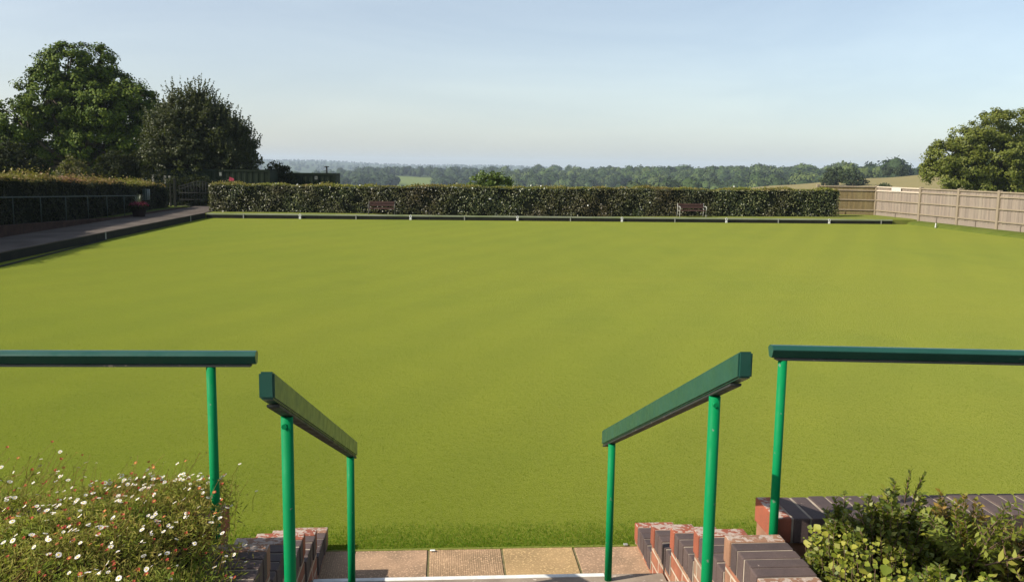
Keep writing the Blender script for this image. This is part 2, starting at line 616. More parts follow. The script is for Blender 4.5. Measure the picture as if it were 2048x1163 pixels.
def build_ground():
    front = np.linspace(R(-42), R(46), 420)
    back = np.linspace(R(46), R(318), 60)[1:-1]
    az = np.concatenate([front, back])
    rad = np.concatenate([[0.0], np.linspace(8, 60, 9), np.geomspace(66, 1300, 90), np.geomspace(1340, 6300, 44)])
    A, D = np.meshgrid(az, rad)
    X = D * np.sin(A); Y = D * np.cos(A)
    Z = terrain(X, Y)
    n, k = X.shape
    V = np.stack([X, Y, Z], -1).reshape(-1, 3)
    idx = np.arange(n * k).reshape(n, k)
    nxt = np.roll(idx, -1, axis=1)
    F = np.stack([idx[:-1], nxt[:-1], nxt[1:], idx[1:]], -1).reshape(-1, 4)
    F = F[:, ::-1]
    me = mesh_np('ground', V, F, smooth=True)
    # land use: 0 pasture, 1 stubble field, 2 woodland floor
    P = px_of(V[:, 0], V[:, 1]); d = np.hypot(V[:, 0], V[:, 1])
    stub = ((P > 1330) & (d > 95) & (d < 256)).astype(float)
    wood = ((d > 262) & ~((P > 1040) & (P < 1270) & (d > 560) & (d < 625)) & ~((P > 776) & (P < 864) & (d > 780) & (d < 1010))
            & ~((P > 1700) & (d < 330))).astype(float)
    col = np.stack([stub, wood, np.zeros_like(stub), np.ones_like(stub)], -1).astype(np.float32)
    ca = me.color_attributes.new('land_use', 'FLOAT_COLOR', 'POINT')
    ca.data.foreach_set('color', col.ravel())
    t = NT('countryside')
    at = t.add('ShaderNodeVertexColor', layer_name='land_use')
    sp = t.add('ShaderNodeSeparateColor')
    t.l(at.outputs['Color'], sp.inputs[0])
    v = t.coords()
    past = t.mix(t.noise(v, 0.03, 5), (0.10, 0.15, 0.03, 1), (0.16, 0.18, 0.05, 1))
    stc = t.mix(t.noise(t.coords(scale=(0.2, 1, 1), rot=(0, 0, R(30))), 0.12, 5), (0.19, 0.165, 0.065, 1), (0.24, 0.195, 0.085, 1))
    wd = t.mix(t.noise(v, 0.05, 6), (0.025, 0.045, 0.012, 1), (0.05, 0.07, 0.02, 1))
    c = t.mix(sp.outputs[0], past, stc)
    c = t.mix(sp.outputs[1], c, wd)
    t.set(Base_Color=c, Roughness=0.95)
    t.b.inputs['Specular IOR Level'].default_value = 0.1
    tag(link('ground', me, t.m), kind='structure')


build_ground()

# ------------------------------------------------------------------ the green and what borders it
GX0, GX1, GY0, GY1 = -9.42, 19.40, 4.865, 36.5


def sheet(name, x0, x1, y0, y1, z, mat, nx=1, ny=1, thick=0.3):
    b = MB()
    b.box(x0, x1, y0, y1, z - thick, z)
    return tag(b.build(name, mat), kind='structure')


sheet('bowling_green', GX0, GX1, GY0, GY1, 0.0, M['lawn'])

# far bank: black boards with a pale cap, lawn behind
fb = thing('bank_board', 'long black boarding with a pale cap along the far edge of the green', 'bank board', ((GX0 + GX1) / 2, 36.55, 0))
b = MB()
x = GX0 - 0.02
xs = [GX0 + 0.02, -5.0, -0.6, 3.75, 8.1, 12.4, 16.7, 18.75]
for a, c in zip(xs[:-1], xs[1:]):
    b.box(a + 0.004, c - 0.004, 36.52, 36.56, -0.05, 0.128, 0.003)
b.build('board', M['bank_board'], fb)
b = MB()
b.box(GX0 + 0.02, 18.75, 36.505, 36.62, 0.130, 0.190, 0.006)
b.build('cap', M['bank_cap'], fb)

lb = thing('bank_board', 'dark shaded boarding along the left edge of the green beside the path', 'bank board', (GX0, 25, 0))
b = MB()
ys = [9.0, 14.0, 19.5, 25.2, 31.0, 36.45]
for a, c in zip(ys[:-1], ys[1:]):
    b.box(GX0 - 0.045, GX0 - 0.005, a + 0.004, c - 0.004, -0.05, 0.195, 0.003)
b.build('board', M['bank_board'], lb)
b = MB()
b.box(GX0 - 0.10, GX0 + 0.012, 9.0, 36.48, 0.197, 0.22, 0.004)
b.build('cap', M['path'], lb)

# dark edging line lying on the turf inside the left bank
b = MB()
pts = [at_z(-260, 590, 0.004), at_z(0, 533, 0.004), at_z(100, 508, 0.004), at_z(212, 479.5, 0.004)]
for p, q in zip(pts[:-1], pts[1:]):
    d = (q - p).normalized(); s = Vector((d.y, -d.x, 0)) * 0.035
    b.prism([s, -s, -s + Vector((0, 0, 0.02)), s + Vector((0, 0, 0.02))], p + Vector((0, 0, -0.003)), q + Vector((0, 0, -0.003)))
tag(b.build('edging_strip', M['bank_board']), 'thin dark edging strip lying on the turf close to the left bank', 'edging')

# verge behind the far bank and right grass bank
b = MB()
vx = np.linspace(GX0 - 0.1, 26, 40)
vy = [36.62, 37.0, 37.6, 38.6, 41.5, 45.0]


def vz(x, y):
    mid = math.exp(-((x - 3.3) / 5.5) ** 2)
    base = 0.18
    if y > 36.7:
        base = 0.18 - 0.10 * mid * min(1, (y - 36.6) / 0.8) + 0.03 * max(0, (x - 12) / 8)
    if y > 42:
        base -= 0.7
    return base


vv = [[b.bm.verts.new((x, y, vz(x, y))) for x in vx] for y in vy]
for i in range(len(vy) - 1):
    for j in range(len(vx) - 1):
        f = b.bm.faces.new([vv[i][j], vv[i][j + 1], vv[i + 1][j + 1], vv[i + 1][j]]); f.smooth = True
# skirts
lo = [b.bm.verts.new((x, 36.62, -0.3)) for x in vx]
for j in range(len(vx) - 1):
    b.bm.faces.new([lo[j], lo[j + 1], vv[0][j + 1], vv[0][j]])
tag(b.build('verge', M['verge']), kind='structure')

b = MB()
prof = [(GX1 - 0.02, -0.2), (GX1 - 0.01, -0.01), (GX1 + 0.08, 0.07), (GX1 + 0.25, 0.13), (GX1 + 0.5, 0.15), (27, 0.15), (27, -0.2)]
b.prism([Vector((x, 0, z)) for x, z in prof], (0, 5.2, 0), (0, 36.60, 0))
tag(b.build('grass_bank', M['bank_grass']), kind='structure')

# left path, low wall, upper ledge
b = MB(); b.box(-11.30, GX0 - 0.101, 8, 42, -0.3, 0.205)
tag(b.build('path', M['path']), kind='structure')


def ledge_z(y):
    return max(0.24, 0.48 - (y - 24.5) * 0.029)


lw = thing('low_wall', 'low brick retaining wall sloping down along the back of the shaded path', 'wall', (-11.4, 26, 0))
b = MB()
yy = [8, 14, 20, 24.5, 28, 32.8, 40.3]
b2 = MB()
for a, c in zip(yy[:-1], yy[1:]):
    za, zc = ledge_z(a), ledge_z(c)
    for mb, x0, x1, dz0, dz1 in ((b, -11.5, -11.302, -0.5, -0.052), (b2, -11.52, -11.28, -0.05, 0.0)):
        pv = [mb.bm.verts.new(v) for v in ((x0, a, (za if dz0 > -.4 else 0) + (dz0 if dz0 > -.4 else -0.2)), (x1, a, (za if dz0 > -.4 else 0) + (dz0 if dz0 > -.4 else -0.2)), (x1, a, za + dz1), (x0, a, za + dz1),
                                           (x0, c, (zc if dz0 > -.4 else 0) + (dz0 if dz0 > -.4 else -0.2)), (x1, c, (zc if dz0 > -.4 else 0) + (dz0 if dz0 > -.4 else -0.2)), (x1, c, zc + dz1), (x0, c, zc + dz1))]
        for f in ((0, 1, 2, 3), (7, 6, 5, 4), (0, 4, 5, 1), (1, 5, 6, 2), (2, 6, 7, 3), (3, 7, 4, 0)):
            mb.bm.faces.new([pv[i] for i in f])
M['dark_brick'] = mottled('shade_darkened_brick', (0.045, 0.028, 0.022, 1), (0.07, 0.042, 0.032, 1), 5, 0.95, 0.6, 30, 0.01, 0.1)  # brick colour darkened to stand for the shade along the path
b.build('wall_body', M['dark_brick'], lw)
b2.build('coping', M['dark_brick'], lw)
b = MB()
b.box(-22, -11.521, 8, 42, -0.3, 0.23)
tag(b.build('upper_verge', M['bank_grass']), kind='structure')

# rail fence on the low wall
M['rail_steel'] = plain('grey_green_rail', (0.055, 0.075, 0.062, 1), 0.6)
rf = thing('rail_fence', 'thin grey green metal rail fence in front of the dark left hedge', 'fence', (-11.42, 27, 0.4))
b = MB()
ypos = [16.5, 18.2, 19.9, 21.55, 23.2, 24.85, 26.5, 28.2, 29.9, 31.55, 33.2, 34.4]


def rail_z(y):
    return 1.19 - (y - 24.85) * 0.0275


b.tube([(-11.40, y, rail_z(y)) for y in ypos], 0.016, 8)
b.build('top_rail', M['rail_steel'], rf)
for y in ypos:
    b = MB(); b.tube([(-11.40, y, ledge_z(y) + 0.001), (-11.40, y, rail_z(y) - 0.015)], 0.014, 8)
    b.build('fence_post', M['rail_steel'], rf)

# boundary pegs and rink number markers on the far bank
PEGX = [-7.927 + 2.178 * i for i in range(13)]
PX = [487, 600, 712, 821, 929, 1035, 1141, 1244, 1350, 1453, 1557, 1659, 1763]
ordinal = ['first', 'second', 'third', 'fourth', 'fifth', 'sixth', 'seventh']
left_near = ['leftmost of the seven', 'just left of the left bench', 'third from the left', 'middle one of seven',
             'just left of the right bench', 'second from the right end', 'rightmost of the seven']
for k, i in enumerate(range(0, 13, 2)):
    p = at_y(PX[i], 436, 36.5)
    b = MB(); b.box(p.x - 0.02, p.x + 0.02, 36.487, 36.499, 0.0, 0.175, 0.002)
    tag(b.build('boundary_peg', M['dull_white']), f'thin pale peg on the far black bank, {left_near[k]}', 'peg', 'boundary pegs on the far bank')
near = ['leftmost of six', 'just right of the left bench', 'third from the left', 'fourth from the left',
        'just right of the right bench', 'rightmost, nearest the fence']
for k, i in enumerate(range(1, 13, 2)):
    p = at_y(PX[i], 436, 36.47)
    t_ = thing('rink_marker', f'round white rink marker on the far bank, {near[k]}', 'rink marker', (p.x, 36.47, 0), 'rink markers on the far bank')
    b = MB()
    disc = [Vector((p.x + 0.052 * math.cos(a), 0, 0.145 + 0.062 * math.sin(a))) for a in [2 * math.pi * q / 20 for q in range(20)]]
    b.prism(disc, (0, 36.462, 0), (0, 36.476, 0))
    b.build('disc', M['white'], t_)
    b = MB(); b.box(p.x - 0.042, p.x + 0.042, 36.455, 36.483, 0.001, 0.078, 0.004)
    b.build('foot', M['white'], t_)
    b = MB(); b.box(p.x - 0.013, p.x + 0.011, 36.459, 36.4615, 0.112, 0.182)
    b.build('figure', M['ink'], t_)
for (px, py, lab) in ((211, 471, 'pale upright peg on the dark left bank, nearer the camera'), (381, 434, 'short pale peg on the dark left bank near the far corner')):
    p = at_x(px, py, GX0)
    b = MB(); b.box(GX0 + 0.0, GX0 + 0.012, p.y - 0.04, p.y + 0.04, 0.0, 0.22, 0.002)
    tag(b.build('boundary_peg', M['dull_white']), lab, 'peg', 'pegs on the left bank')
p = at_z(1838, 455, 0.02)
b = MB(); b.box(-0.05, 0.05, -0.012, 0.012, 0, 0.19, 0.003)
o = tag(b.build('marker_plate', M['white']), 'leaning white plate at the foot of the right grass bank near the fence', 'marker')
o.location = (GX1 - 0.06, 34.2, 0.0); o.rotation_euler = (R(-8), R(22), R(30))

# ------------------------------------------------------------------ leaves


def rand_unit(n):
    v = rng.normal(size=(n, 3))
    return v / np.linalg.norm(v, axis=1, keepdims=True)


def leaf_quads(P, N, L, Wd, jit=0.6, up=0.0, fold=0.0):
    """diamond shaped leaves at P facing N (jittered). L, Wd arrays or numbers"""
    n = len(P)
    N = N + jit * rng.normal(size=(n, 3)) + np.array([0, 0, up])
    N /= np.linalg.norm(N, axis=1, keepdims=True) + 1e-9
    T = np.cross(N, rand_unit(n)); T /= np.linalg.norm(T, axis=1, keepdims=True) + 1e-9
    B = np.cross(N, T)
    L = np.broadcast_to(np.asarray(L, float), (n,))[:, None]; Wd = np.broadcast_to(np.asarray(Wd, float), (n,))[:, None]
    V = np.stack([P - T * L * .5, P + B * Wd * .5 + T * L * .05 + N * fold * Wd, P + T * L * .5, P - B * Wd * .5 + T * L * .05 + N * fold * Wd], 1).reshape(-1, 3)
    F = np.arange(4 * n).reshape(n, 4)
    return V, F


def join(parts):
    Vs, Fs, o = [], [], 0
    for V, F in parts:
        Vs.append(V); Fs.append(F + o); o += len(V)
    return np.concatenate(Vs), np.concatenate(Fs)


M['bark'] = mottled('bark', (0.06, 0.045, 0.032, 1), (0.10, 0.08, 0.06, 1), 6, 0.9, 0.8, 30, 0.02, 0.1)


def make_tree(name, label, cat, base, blobs, leafsize, leafmat_, n_per_m2=26, clump=0.55, group=None, trunk_r=0.25, ymul=1.0, jit=0.9, gap=0.30, shoots=0, shoot_len=0.6):
    """blobs: (centre Vector, radius); foliage as leaf clumps spread through each blob"""
    t_ = thing(name, label, cat, base, group)
    b = MB()
    cen = sum((c for c, r in blobs), Vector()) / len(blobs)
    top = Vector((base[0], base[1], base[2])) + (cen - Vector(base)) * 0.55
    b.tube([base, Vector(base) * 0.6 + top * 0.4 + Vector((0.05, 0.03, 0)), top], [trunk_r, trunk_r * 0.8, trunk_r * 0.6], 9)
    for c, r in blobs:
        mid = top * 0.5 + c * 0.5 + Vector((random.uniform(-.2, .2), random.uniform(-.2, .2), -0.1 * r))
        b.tube([top, mid, c], [trunk_r * 0.5, trunk_r * 0.3, trunk_r * 0.12], 6)
        for k in range(5):
            q = c + Vector(rand_unit(1)[0]) * r * 0.85
            b.tube([mid * 0.4 + c * 0.6, (c + q) * 0.5 + Vector((0, 0, 0.06 * r)), q], [trunk_r * 0.14, trunk_r * 0.09, trunk_r * 0.03], 5)
    b.build('trunk', M['bark'], t_)
    parts = []
    for c, r in blobs:
        nc = max(6, int(4 * math.pi * r * r / (clump * clump) * 1.15))
        d = rand_unit(nc)
        rr = r * (1 - 0.42 * rng.random(nc) ** 1.6) * (1 + 0.16 * np.sin(d[:, 0] * 7 + c.x) * np.cos(d[:, 2] * 6 + c.z))
        keep = rng.random(nc) > gap
        cc = np.array(c)[None] + d * rr[:, None] * np.array([1, ymul, 0.95])
        cc, d = cc[keep], d[keep]
        cs = clump * rng.uniform(0.55, 1.15, len(cc))
        nl = int(n_per_m2 * clump * clump * 4)
        off = rand_unit(len(cc) * nl) * (rng.random(len(cc) * nl) ** 0.5)[:, None]
        P = np.repeat(cc, nl, 0) + off * np.repeat(cs, nl)[:, None] * np.array([1, 1, 0.7]) * 0.8
        Nn = np.repeat(d, nl, 0) * 0.75 + off * 0.6
        parts.append(leaf_quads(P, Nn, leafsize * rng.uniform(.7, 1.3, len(P)), leafsize * .75 * rng.uniform(.7, 1.2, len(P)), jit, 0.35))
    if shoots:
        for c, r in blobs:
            for k in range(shoots):
                d0 = rand_unit(1)[0]; d0[2] = abs(d0[2]) * 0.9 + 0.15; d0 /= np.linalg.norm(d0)
                p0 = np.array(c) + d0 * r * 0.9
                dr = d0 * 0.55 + np.array([0, 0, 0.75]) + rng.normal(size=3) * 0.15
                ln = shoot_len * rng.uniform(.4, 1.2)
                u = np.linspace(0, 1, 16)[:, None]
                P = p0 + dr * ln * u + rng.normal(size=(16, 3)) * 0.05 * (1.1 - u)
                parts.append(leaf_quads(P, rand_unit(16), leafsize * 0.9, leafsize * .55, jit, 0.3))
    V, F = join(parts)
    link('crown', mesh_np('crown', V, F), leafmat_, t_)
    return t_


M['oak'] = leafmat('oak_leaves', [(0.036, 0.064, 0.005), (0.066, 0.10, 0.007), (0.11, 0.14, 0.010), (0.045, 0.078, 0.005)], 0.6, 0.15, 0.05)
M['thorn'] = leafmat('thorn_leaves', [(0.028, 0.036, 0.010), (0.040, 0.048, 0.013), (0.062, 0.068, 0.020), (0.032, 0.039, 0.010)], 0.55, 0.3, 0.15)
M['ash'] = leafmat('right_tree_leaves', [(0.095, 0.118, 0.014), (0.13, 0.148, 0.020), (0.155, 0.162, 0.026), (0.11, 0.13, 0.016)], 0.55, 0.3, 0.3)
M['darkshrub'] = leafmat('dark_shrub_leaves', [(0.010, 0.015, 0.006), (0.016, 0.021, 0.007), (0.022, 0.025, 0.009)], 0.7, 0.08, 0.1)
M['brownshrub'] = leafmat('olive_shrub_leaves', [(0.06, 0.06, 0.018), (0.085, 0.075, 0.02), (0.10, 0.085, 0.03)], 0.6, 0.3, 0.25)
M['bush'] = leafmat('bright_bush_leaves', [(0.06, 0.10, 0.016), (0.08, 0.13, 0.02), (0.11, 0.15, 0.03), (0.07, 0.11, 0.02)], 0.5, 0.35, 0.3)


def blobs_px(lst, Y):
    out = []
    for (px, py, r, dy) in lst:
        out.append((at_y(px, py, Y + dy), r / FPX * (Y + dy)))
    return out


def gz(x, y):
    return float(terrain(x, y))


# big broadleaf on the left
bl = blobs_px([(130, 138, 52, 0), (190, 132, 40, 1), (90, 190, 52, -1), (165, 200, 65, 0), (230, 178, 46, 1.5), (268, 205, 44, 0), (300, 222, 30, 1),
               (40, 245, 46, -1), (105, 262, 60, 0.5), (190, 275, 66, 0), (265, 280, 55, 0), (10, 290, 45, 0), (-45, 275, 60, 1), (60, 320, 45, 1), (-80, 330, 60, 0), (160, 330, 55, 1), (240, 330, 50, 2), (290, 300, 50, 1.5), (305, 250, 34, 1), (210, 220, 50, -1), (140, 235, 50, 1), (10, 345, 40, 0), (110, 345, 40, 1)], 55)
cx = at_y(150, 300, 55)
make_tree('broadleaf_tree', 'tall dark broadleaf tree with sunlit top, tallest tree on the left', 'tree', (cx.x, 55, gz(cx.x, 55)), bl, 0.155, M['oak'], 60, 0.56, trunk_r=0.38, gap=0.19, jit=0.45, shoots=0, shoot_len=0.5)
# olive brown thorn tree beside it
bl = blobs_px([(372, 222, 44, 0), (345, 262, 52, -.5), (405, 262, 58, 0), (450, 285, 48, .5), (370, 315, 58, -.5), (440, 325, 52, 0), (482, 308, 28, 0.5), (320, 300, 36, -1), (335, 345, 36, 0), (470, 335, 36, 0.5), (430, 245, 40, .5), (462, 275, 34, .3), (400, 205, 22, 0), (480, 345, 32, 0), (400, 340, 50, .2), (405, 285, 80, .8), (455, 310, 62, .8)], 48.5)
cx = at_y(400, 340, 48.5)
make_tree('thorn_tree', 'smaller dense olive brown tree right of the tall dark tree', 'tree', (cx.x, 48.5, gz(cx.x, 48.5)), bl, 0.13, M['thorn'], 60, 0.42, trunk_r=0.22, gap=0.06, jit=1.1, shoots=45, shoot_len=0.6)
# right hand tree
bl = blobs_px([(1985, 258, 40, 0), (2040, 270, 52, 1), (1940, 285, 42, 0), (1890, 312, 34, -.5), (1870, 340, 26, 0), (1930, 335, 45, 0), (2000, 325, 58, 0), (2070, 330, 70, 1), (1960, 372, 38, 0), (2030, 378, 40, 0), (1900, 365, 26, -.5), (2110, 290, 60, 1)], 62)
cx = at_y(2000, 380, 62)
make_tree('broadleaf_tree', 'rounded mid green tree behind the wooden fence on the right', 'tree', (cx.x, 62, gz(cx.x, 62)), bl, 0.17, M['ash'], 50, 0.66, trunk_r=0.3, gap=0.14, jit=0.4)

# shrubs
for (lst, Y, mt, lab, sz) in [
    ([(985, 362, 18, 0), (955, 366, 16, 0), (1010, 366, 16, .3), (975, 372, 22, .2), (1000, 356, 10, 0), (965, 352, 7, 0)], 44, 'bush', 'bright green bush showing over the middle of the long hedge', 0.13),
    ([(552, 342, 17, 0), (565, 352, 19, .4), (540, 352, 14, 0), (572, 366, 18, .4), (552, 372, 20, 0)], 49.6, 'darkshrub', 'dark bush between the two green containers', 0.12),
    ([(25, 325, 40, 0), (70, 340, 28, 0), (-40, 330, 45, 0)], 46, 'darkshrub', 'black green shrub under the tall tree at the far left edge', 0.15),
    ([(145, 338, 24, 0), (125, 350, 16, 0), (165, 348, 18, .4)], 43.5, 'brownshrub', 'olive shrub catching sun above the middle of the left hedge', 0.11),
    ([(235, 335, 36, 0), (285, 335, 32, .5), (205, 350, 20, 0)], 47, 'darkshrub', 'dark shrub below the gap between the two left trees', 0.14),
    ([(355, 372, 22, 0), (385, 375, 24, .4), (410, 372, 18, .6), (340, 385, 18, 0), (370, 400, 22, .2), (400, 402, 22, .4)], 43.2, 'darkshrub', 'dark shrubbery directly behind the garden gate', 0.12),
]:
    bl = blobs_px(lst, Y)
    c0 = at_y(lst[0][0], 380, Y)
    make_tree('shrub', lab, 'shrub', (c0.x, Y, gz(c0.x, Y) if Y > 44 else 0.0), bl, sz, M[mt], 60, 0.30, trunk_r=0.06, gap=0.15)

# ------------------------------------------------------------------ hedges
M['hedge_leaf'] = leafmat('glossy_hedge_leaves', [(0.012, 0.020, 0.005), (0.028, 0.042, 0.010), (0.055, 0.074, 0.017), (0.018, 0.028, 0.007), (0.11, 0.125, 0.035), (0.21, 0.21, 0.085)], 0.45, 0.45, 0.12, tint=(0.075, 0.060, 0.022, 1), nscale=0.55)  # the palest ramp colours paint sun glints onto single leaves
M['hedge_top'] = leafmat('yellow_green_hedge_leaves', [(0.17, 0.19, 0.03), (0.22, 0.21, 0.035), (0.26, 0.21, 0.05), (0.14, 0.17, 0.025)], 0.5, 0.35, 0.35, tint=(0.20, 0.13, 0.05, 1), nscale=0.6)  # top leaves, brighter and yellower than those on the faces
M['hedge_core'] = plain('hedge_twigs', (0.010, 0.012, 0.006, 1), 0.9, 0.05)
M['lhedge_leaf'] = leafmat('left_hedge_leaves', [(0.010, 0.013, 0.005), (0.015, 0.018, 0.006), (0.022, 0.022, 0.008)], 0.6, 0.15, 0.1)  # near-black leaf colours deepen the shade on the hedge face
M['lhedge_top'] = leafmat('left_hedge_top_leaves', [(0.17, 0.17, 0.028), (0.22, 0.19, 0.035), (0.21, 0.13, 0.035), (0.14, 0.15, 0.025)], 0.55, 0.3, 0.3, tint=(0.20, 0.085, 0.05, 1), nscale=0.22)  # reddish new growth, with sunlight on the top painted in as brighter colour
M['blossom'] = plain('white_blossom', (0.8, 0.8, 0.72, 1), 0.7)


def hedge(name, label, A, B, depth, ztop, zbase, leaf, dens, leafm, topm, topdens, topband=0.1, topsize=None, bump=0.05, sides='front'):
    """A->B front line (2D); depth goes to the left of A->B direction... ztop(s) function of metres along"""
    A = np.array(A, float); B = np.array(B, float)
    Lh = np.linalg.norm(B - A); d = (B - A) / Lh; nrm = np.array([d[1], -d[0]])      # outward front normal
    t_ = thing(name, label, 'hedge', (float((A[0] + B[0]) / 2 - nrm[0] * depth / 2), float((A[1] + B[1]) / 2 - nrm[1] * depth / 2), zbase))

    def surf_off(s, z):
        return bump * (np.sin(s * 1.7 + z * 2.1) + 0.7 * np.sin(s * 4.3 - z * 3.3) + 0.5 * np.sin(s * 9.1 + z * 7.7))
    # core
    b = MB()
    ns = int(Lh / 0.5)
    prev = None
    ins = 0.07
    for i in range(ns + 1):
        s = ins + (Lh - 2 * ins) * i / ns
        zt = ztop(s) - 0.08
        P = A + d * s
        ring = [b.bm.verts.new((*(P - nrm * ins), zbase)), b.bm.verts.new((*(P - nrm * ins), zt)), b.bm.verts.new((*(P - nrm * (depth - ins)), zt)), b.bm.verts.new((*(P - nrm * (depth - ins)), zbase))]
        if prev:
            for k in range(4):
                b.bm.faces.new([prev[k], prev[(k + 1) % 4], ring[(k + 1) % 4], ring[k]])
        else:
            b.bm.faces.new(ring)
        prev = ring
    b.bm.faces.new(prev[::-1])
    b.build('twigs', M['hedge_core'], t_)
    parts = []
    H = np.mean([ztop(s) for s in np.linspace(0, Lh, 20)]) - zbase
    zt_v = np.vectorize(ztop)

    def face(n, front=True, frac=1.0):
        s = rng.random(n) * Lh
        zz = zbase + rng.random(n) * (zt_v(s) - zbase)
        off = surf_off(s, zz) + rng.normal(size=n) * 0.035 - 0.02
        base = A[None] + d[None] * s[:, None]
        if front:
            xy = base + nrm[None] * off[:, None]; N = np.tile([nrm[0], nrm[1], 0.25], (n, 1))
        else:
            xy = base - nrm[None] * (depth + off)[:, None]; N = np.tile([-nrm[0], -nrm[1], 0.25], (n, 1))
        return np.column_stack([xy, zz]), N
    for fr, mult in ((True, 1.0), (False, 0.35)):
        P, N = face(int(Lh * H * dens * mult), fr)
        parts.append(leaf_quads(P, N, leaf * rng.uniform(.7, 1.3, len(P)), leaf * .62 * rng.uniform(.8, 1.2, len(P)), 0.55))
    for end, sg in ((A, -1), (B, 1)):
        n = int(depth * H * dens)
        w = rng.random(n) * depth
        zz = zbase + rng.random(n) * H
        xy = end[None] - nrm[None] * w[:, None] + d[None] * (sg * (rng.normal(size=n) * 0.035 + 0.02))[:, None]
        parts.append(leaf_quads(np.column_stack([xy, zz]), np.tile([sg * d[0], sg * d[1], 0.25], (n, 1)), leaf * rng.uniform(.7, 1.3, n), leaf * .62, 0.55))
    V, F = join(parts)
    link('foliage', mesh_np('foliage', V, F), leafm, t_)
    n = int(Lh * depth * topdens)
    s = rng.random(n) * Lh; w = rng.random(n) * depth
    zz = zt_v(s) - 0.03 + np.abs(rng.normal(size=n)) * topband * (0.6 + 0.5 * np.sin(s * 2.3) * np.sin(s * 0.9 + 1)) + 0.02 * np.sin(s * 7)
    xy = A[None] + d[None] * s[:, None] - nrm[None] * w[:, None]
    ts = topsize or leaf
    V, F = leaf_quads(np.column_stack([xy, zz]), np.tile([0, 0, 1.0], (n, 1)), ts * rng.uniform(.7, 1.4, n), ts * .6, 0.75)
    link('top_growth', mesh_np('top_growth', V, F), topm, t_)
    return t_, d, nrm, A


hz = lambda s: 1.285 + 0.065 * s / 26.6 + 0.018 * math.sin(s * 0.8) + 0.012 * math.sin(s * 2.9)
hedge_o, hd, hn, hA = hedge('hedge', 'long trimmed glossy dark hedge across the far end of the green', (-9.62, 37.95), (17.15, 38.25), 0.85, hz, 0.10, 0.078, 640, M['hedge_leaf'], M['hedge_top'], 620, 0.065)
for px, py in ((552, 367), (595, 369), (640, 367), (720, 371), (945, 376), (1062, 371), (1082, 372), (1089, 377), (1165, 376), (1250, 376), (1259, 377), (1468, 373), (980, 398), (1176, 411), (1300, 405)):
    p = at_y(px, py, 37.9)
    if p.z > 1.3: p = at_y(px, py, 38.3)
    b = MB()
    bmb = bmesh.new(); bmesh.ops.create_icosphere(bmb, subdivisions=1, radius=0.034)
    for v in bmb.verts:
        v.co = v.co * random.uniform(0.7, 1.25) + Vector(p)
    b.merge(bmb)
    b.build('blossom', M['blossom'], hedge_o)


def lz(s):                      # A at near end (Y=14) -> far end (Y=40.2)
    y = 14 + s
    z = 2.45 - max(0, y - 22.5) * 0.25 if y < 25.5 else 1.70 - (y - 25.5) * 0.036
    z = max(z, 1.22) + 0.03 * math.sin(s * 1.3) + 0.02 * math.sin(s * 3.1)
    if y > 39.0: z -= 0.10 * (y - 39.0) ** 2
    return z


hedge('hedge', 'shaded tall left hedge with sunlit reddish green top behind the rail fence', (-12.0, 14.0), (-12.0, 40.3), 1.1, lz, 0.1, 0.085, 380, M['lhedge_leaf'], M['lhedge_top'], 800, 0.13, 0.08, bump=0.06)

# ------------------------------------------------------------------ benches
M['bench_wood'] = mottled('red_brown_bench_wood', (0.050, 0.024, 0.018, 1), (0.07, 0.034, 0.026, 1), 6, 0.6, 0.3, 50, 0.003, 0.3)
M['bench_iron'] = plain('pale_cast_metal', (0.32, 0.32, 0.28, 1), 0.45)


M['bench_dark'] = plain('dull_cast_metal', (0.10, 0.095, 0.08, 1), 0.6)


def make_bench(x0, x1, yb, z0, label, iron='bench_iron'):
    cx_ = (x0 + x1) / 2
    t_ = thing('park_bench', label, 'bench', (cx_, yb, z0), 'benches along the far hedge')
    b = MB()
    for k in range(4):
        y = yb - 0.10 - k * 0.095
        b.box(x0 + 0.02, x1 - 0.02, y - 0.08, y, z0 + 0.30 - 0.004 * k, z0 + 0.325 - 0.004 * k, 0.004)
    b.build('seat', M['bench_wood'], t_)
    b = MB()
    for zz, yo in ((0.39, -0.035), (0.50, 0.0)):
        b.box(x0 + 0.02, x1 - 0.02, yb + yo - 0.02, yb + yo + 0.005, z0 + zz, z0 + zz + 0.088, 0.004)
    b.box(x0 + 0.06, x1 - 0.06, yb - 0.0, yb + 0.012, z0 + 0.475, z0 + 0.502)
    b.build('backrest', M['bench_wood'], t_)
    for xx in (x0, x1):
        b = MB()
        b.tube([(xx, yb + 0.02, z0 + 0.60), (xx, yb - 0.01, z0 + 0.45), (xx, yb - 0.06, z0 + 0.30), (xx, yb + 0.0, z0 + 0.14), (xx, yb + 0.05, z0 + 0.0)], [0.016, 0.018, 0.022, 0.018, 0.02], 6)
        b.tube([(xx, yb - 0.03, z0 + 0.455), (xx, yb - 0.25, z0 + 0.475), (xx, yb - 0.43, z0 + 0.455), (xx, yb - 0.46, z0 + 0.40), (xx, yb - 0.42, z0 + 0.31), (xx, yb - 0.38, z0 + 0.15), (xx, yb - 0.45, z0 + 0.0)], [0.016, 0.02, 0.022, 0.02, 0.018, 0.016, 0.02], 6)
        b.tube([(xx, yb - 0.06, z0 + 0.29), (xx, yb - 0.42, z0 + 0.29)], 0.014, 6)
        b.build('side_frame', M[iron], t_)


p0 = at_y(737, 404, 37.75); p1 = at_y(790, 404, 37.75)
make_bench(p0.x + 0.02, p1.x, 37.78, 0.095, 'red brown bench in front of the left part of the long hedge', 'bench_dark')

p0 = at_y(1356, 410, 37.75); p1 = at_y(1408, 410, 37.75)
make_bench(p0.x, p1.x, 37.80, 0.135, 'brown bench with pale cast arms in front of the right part of the long hedge')

# ------------------------------------------------------------------ wooden fence on the right


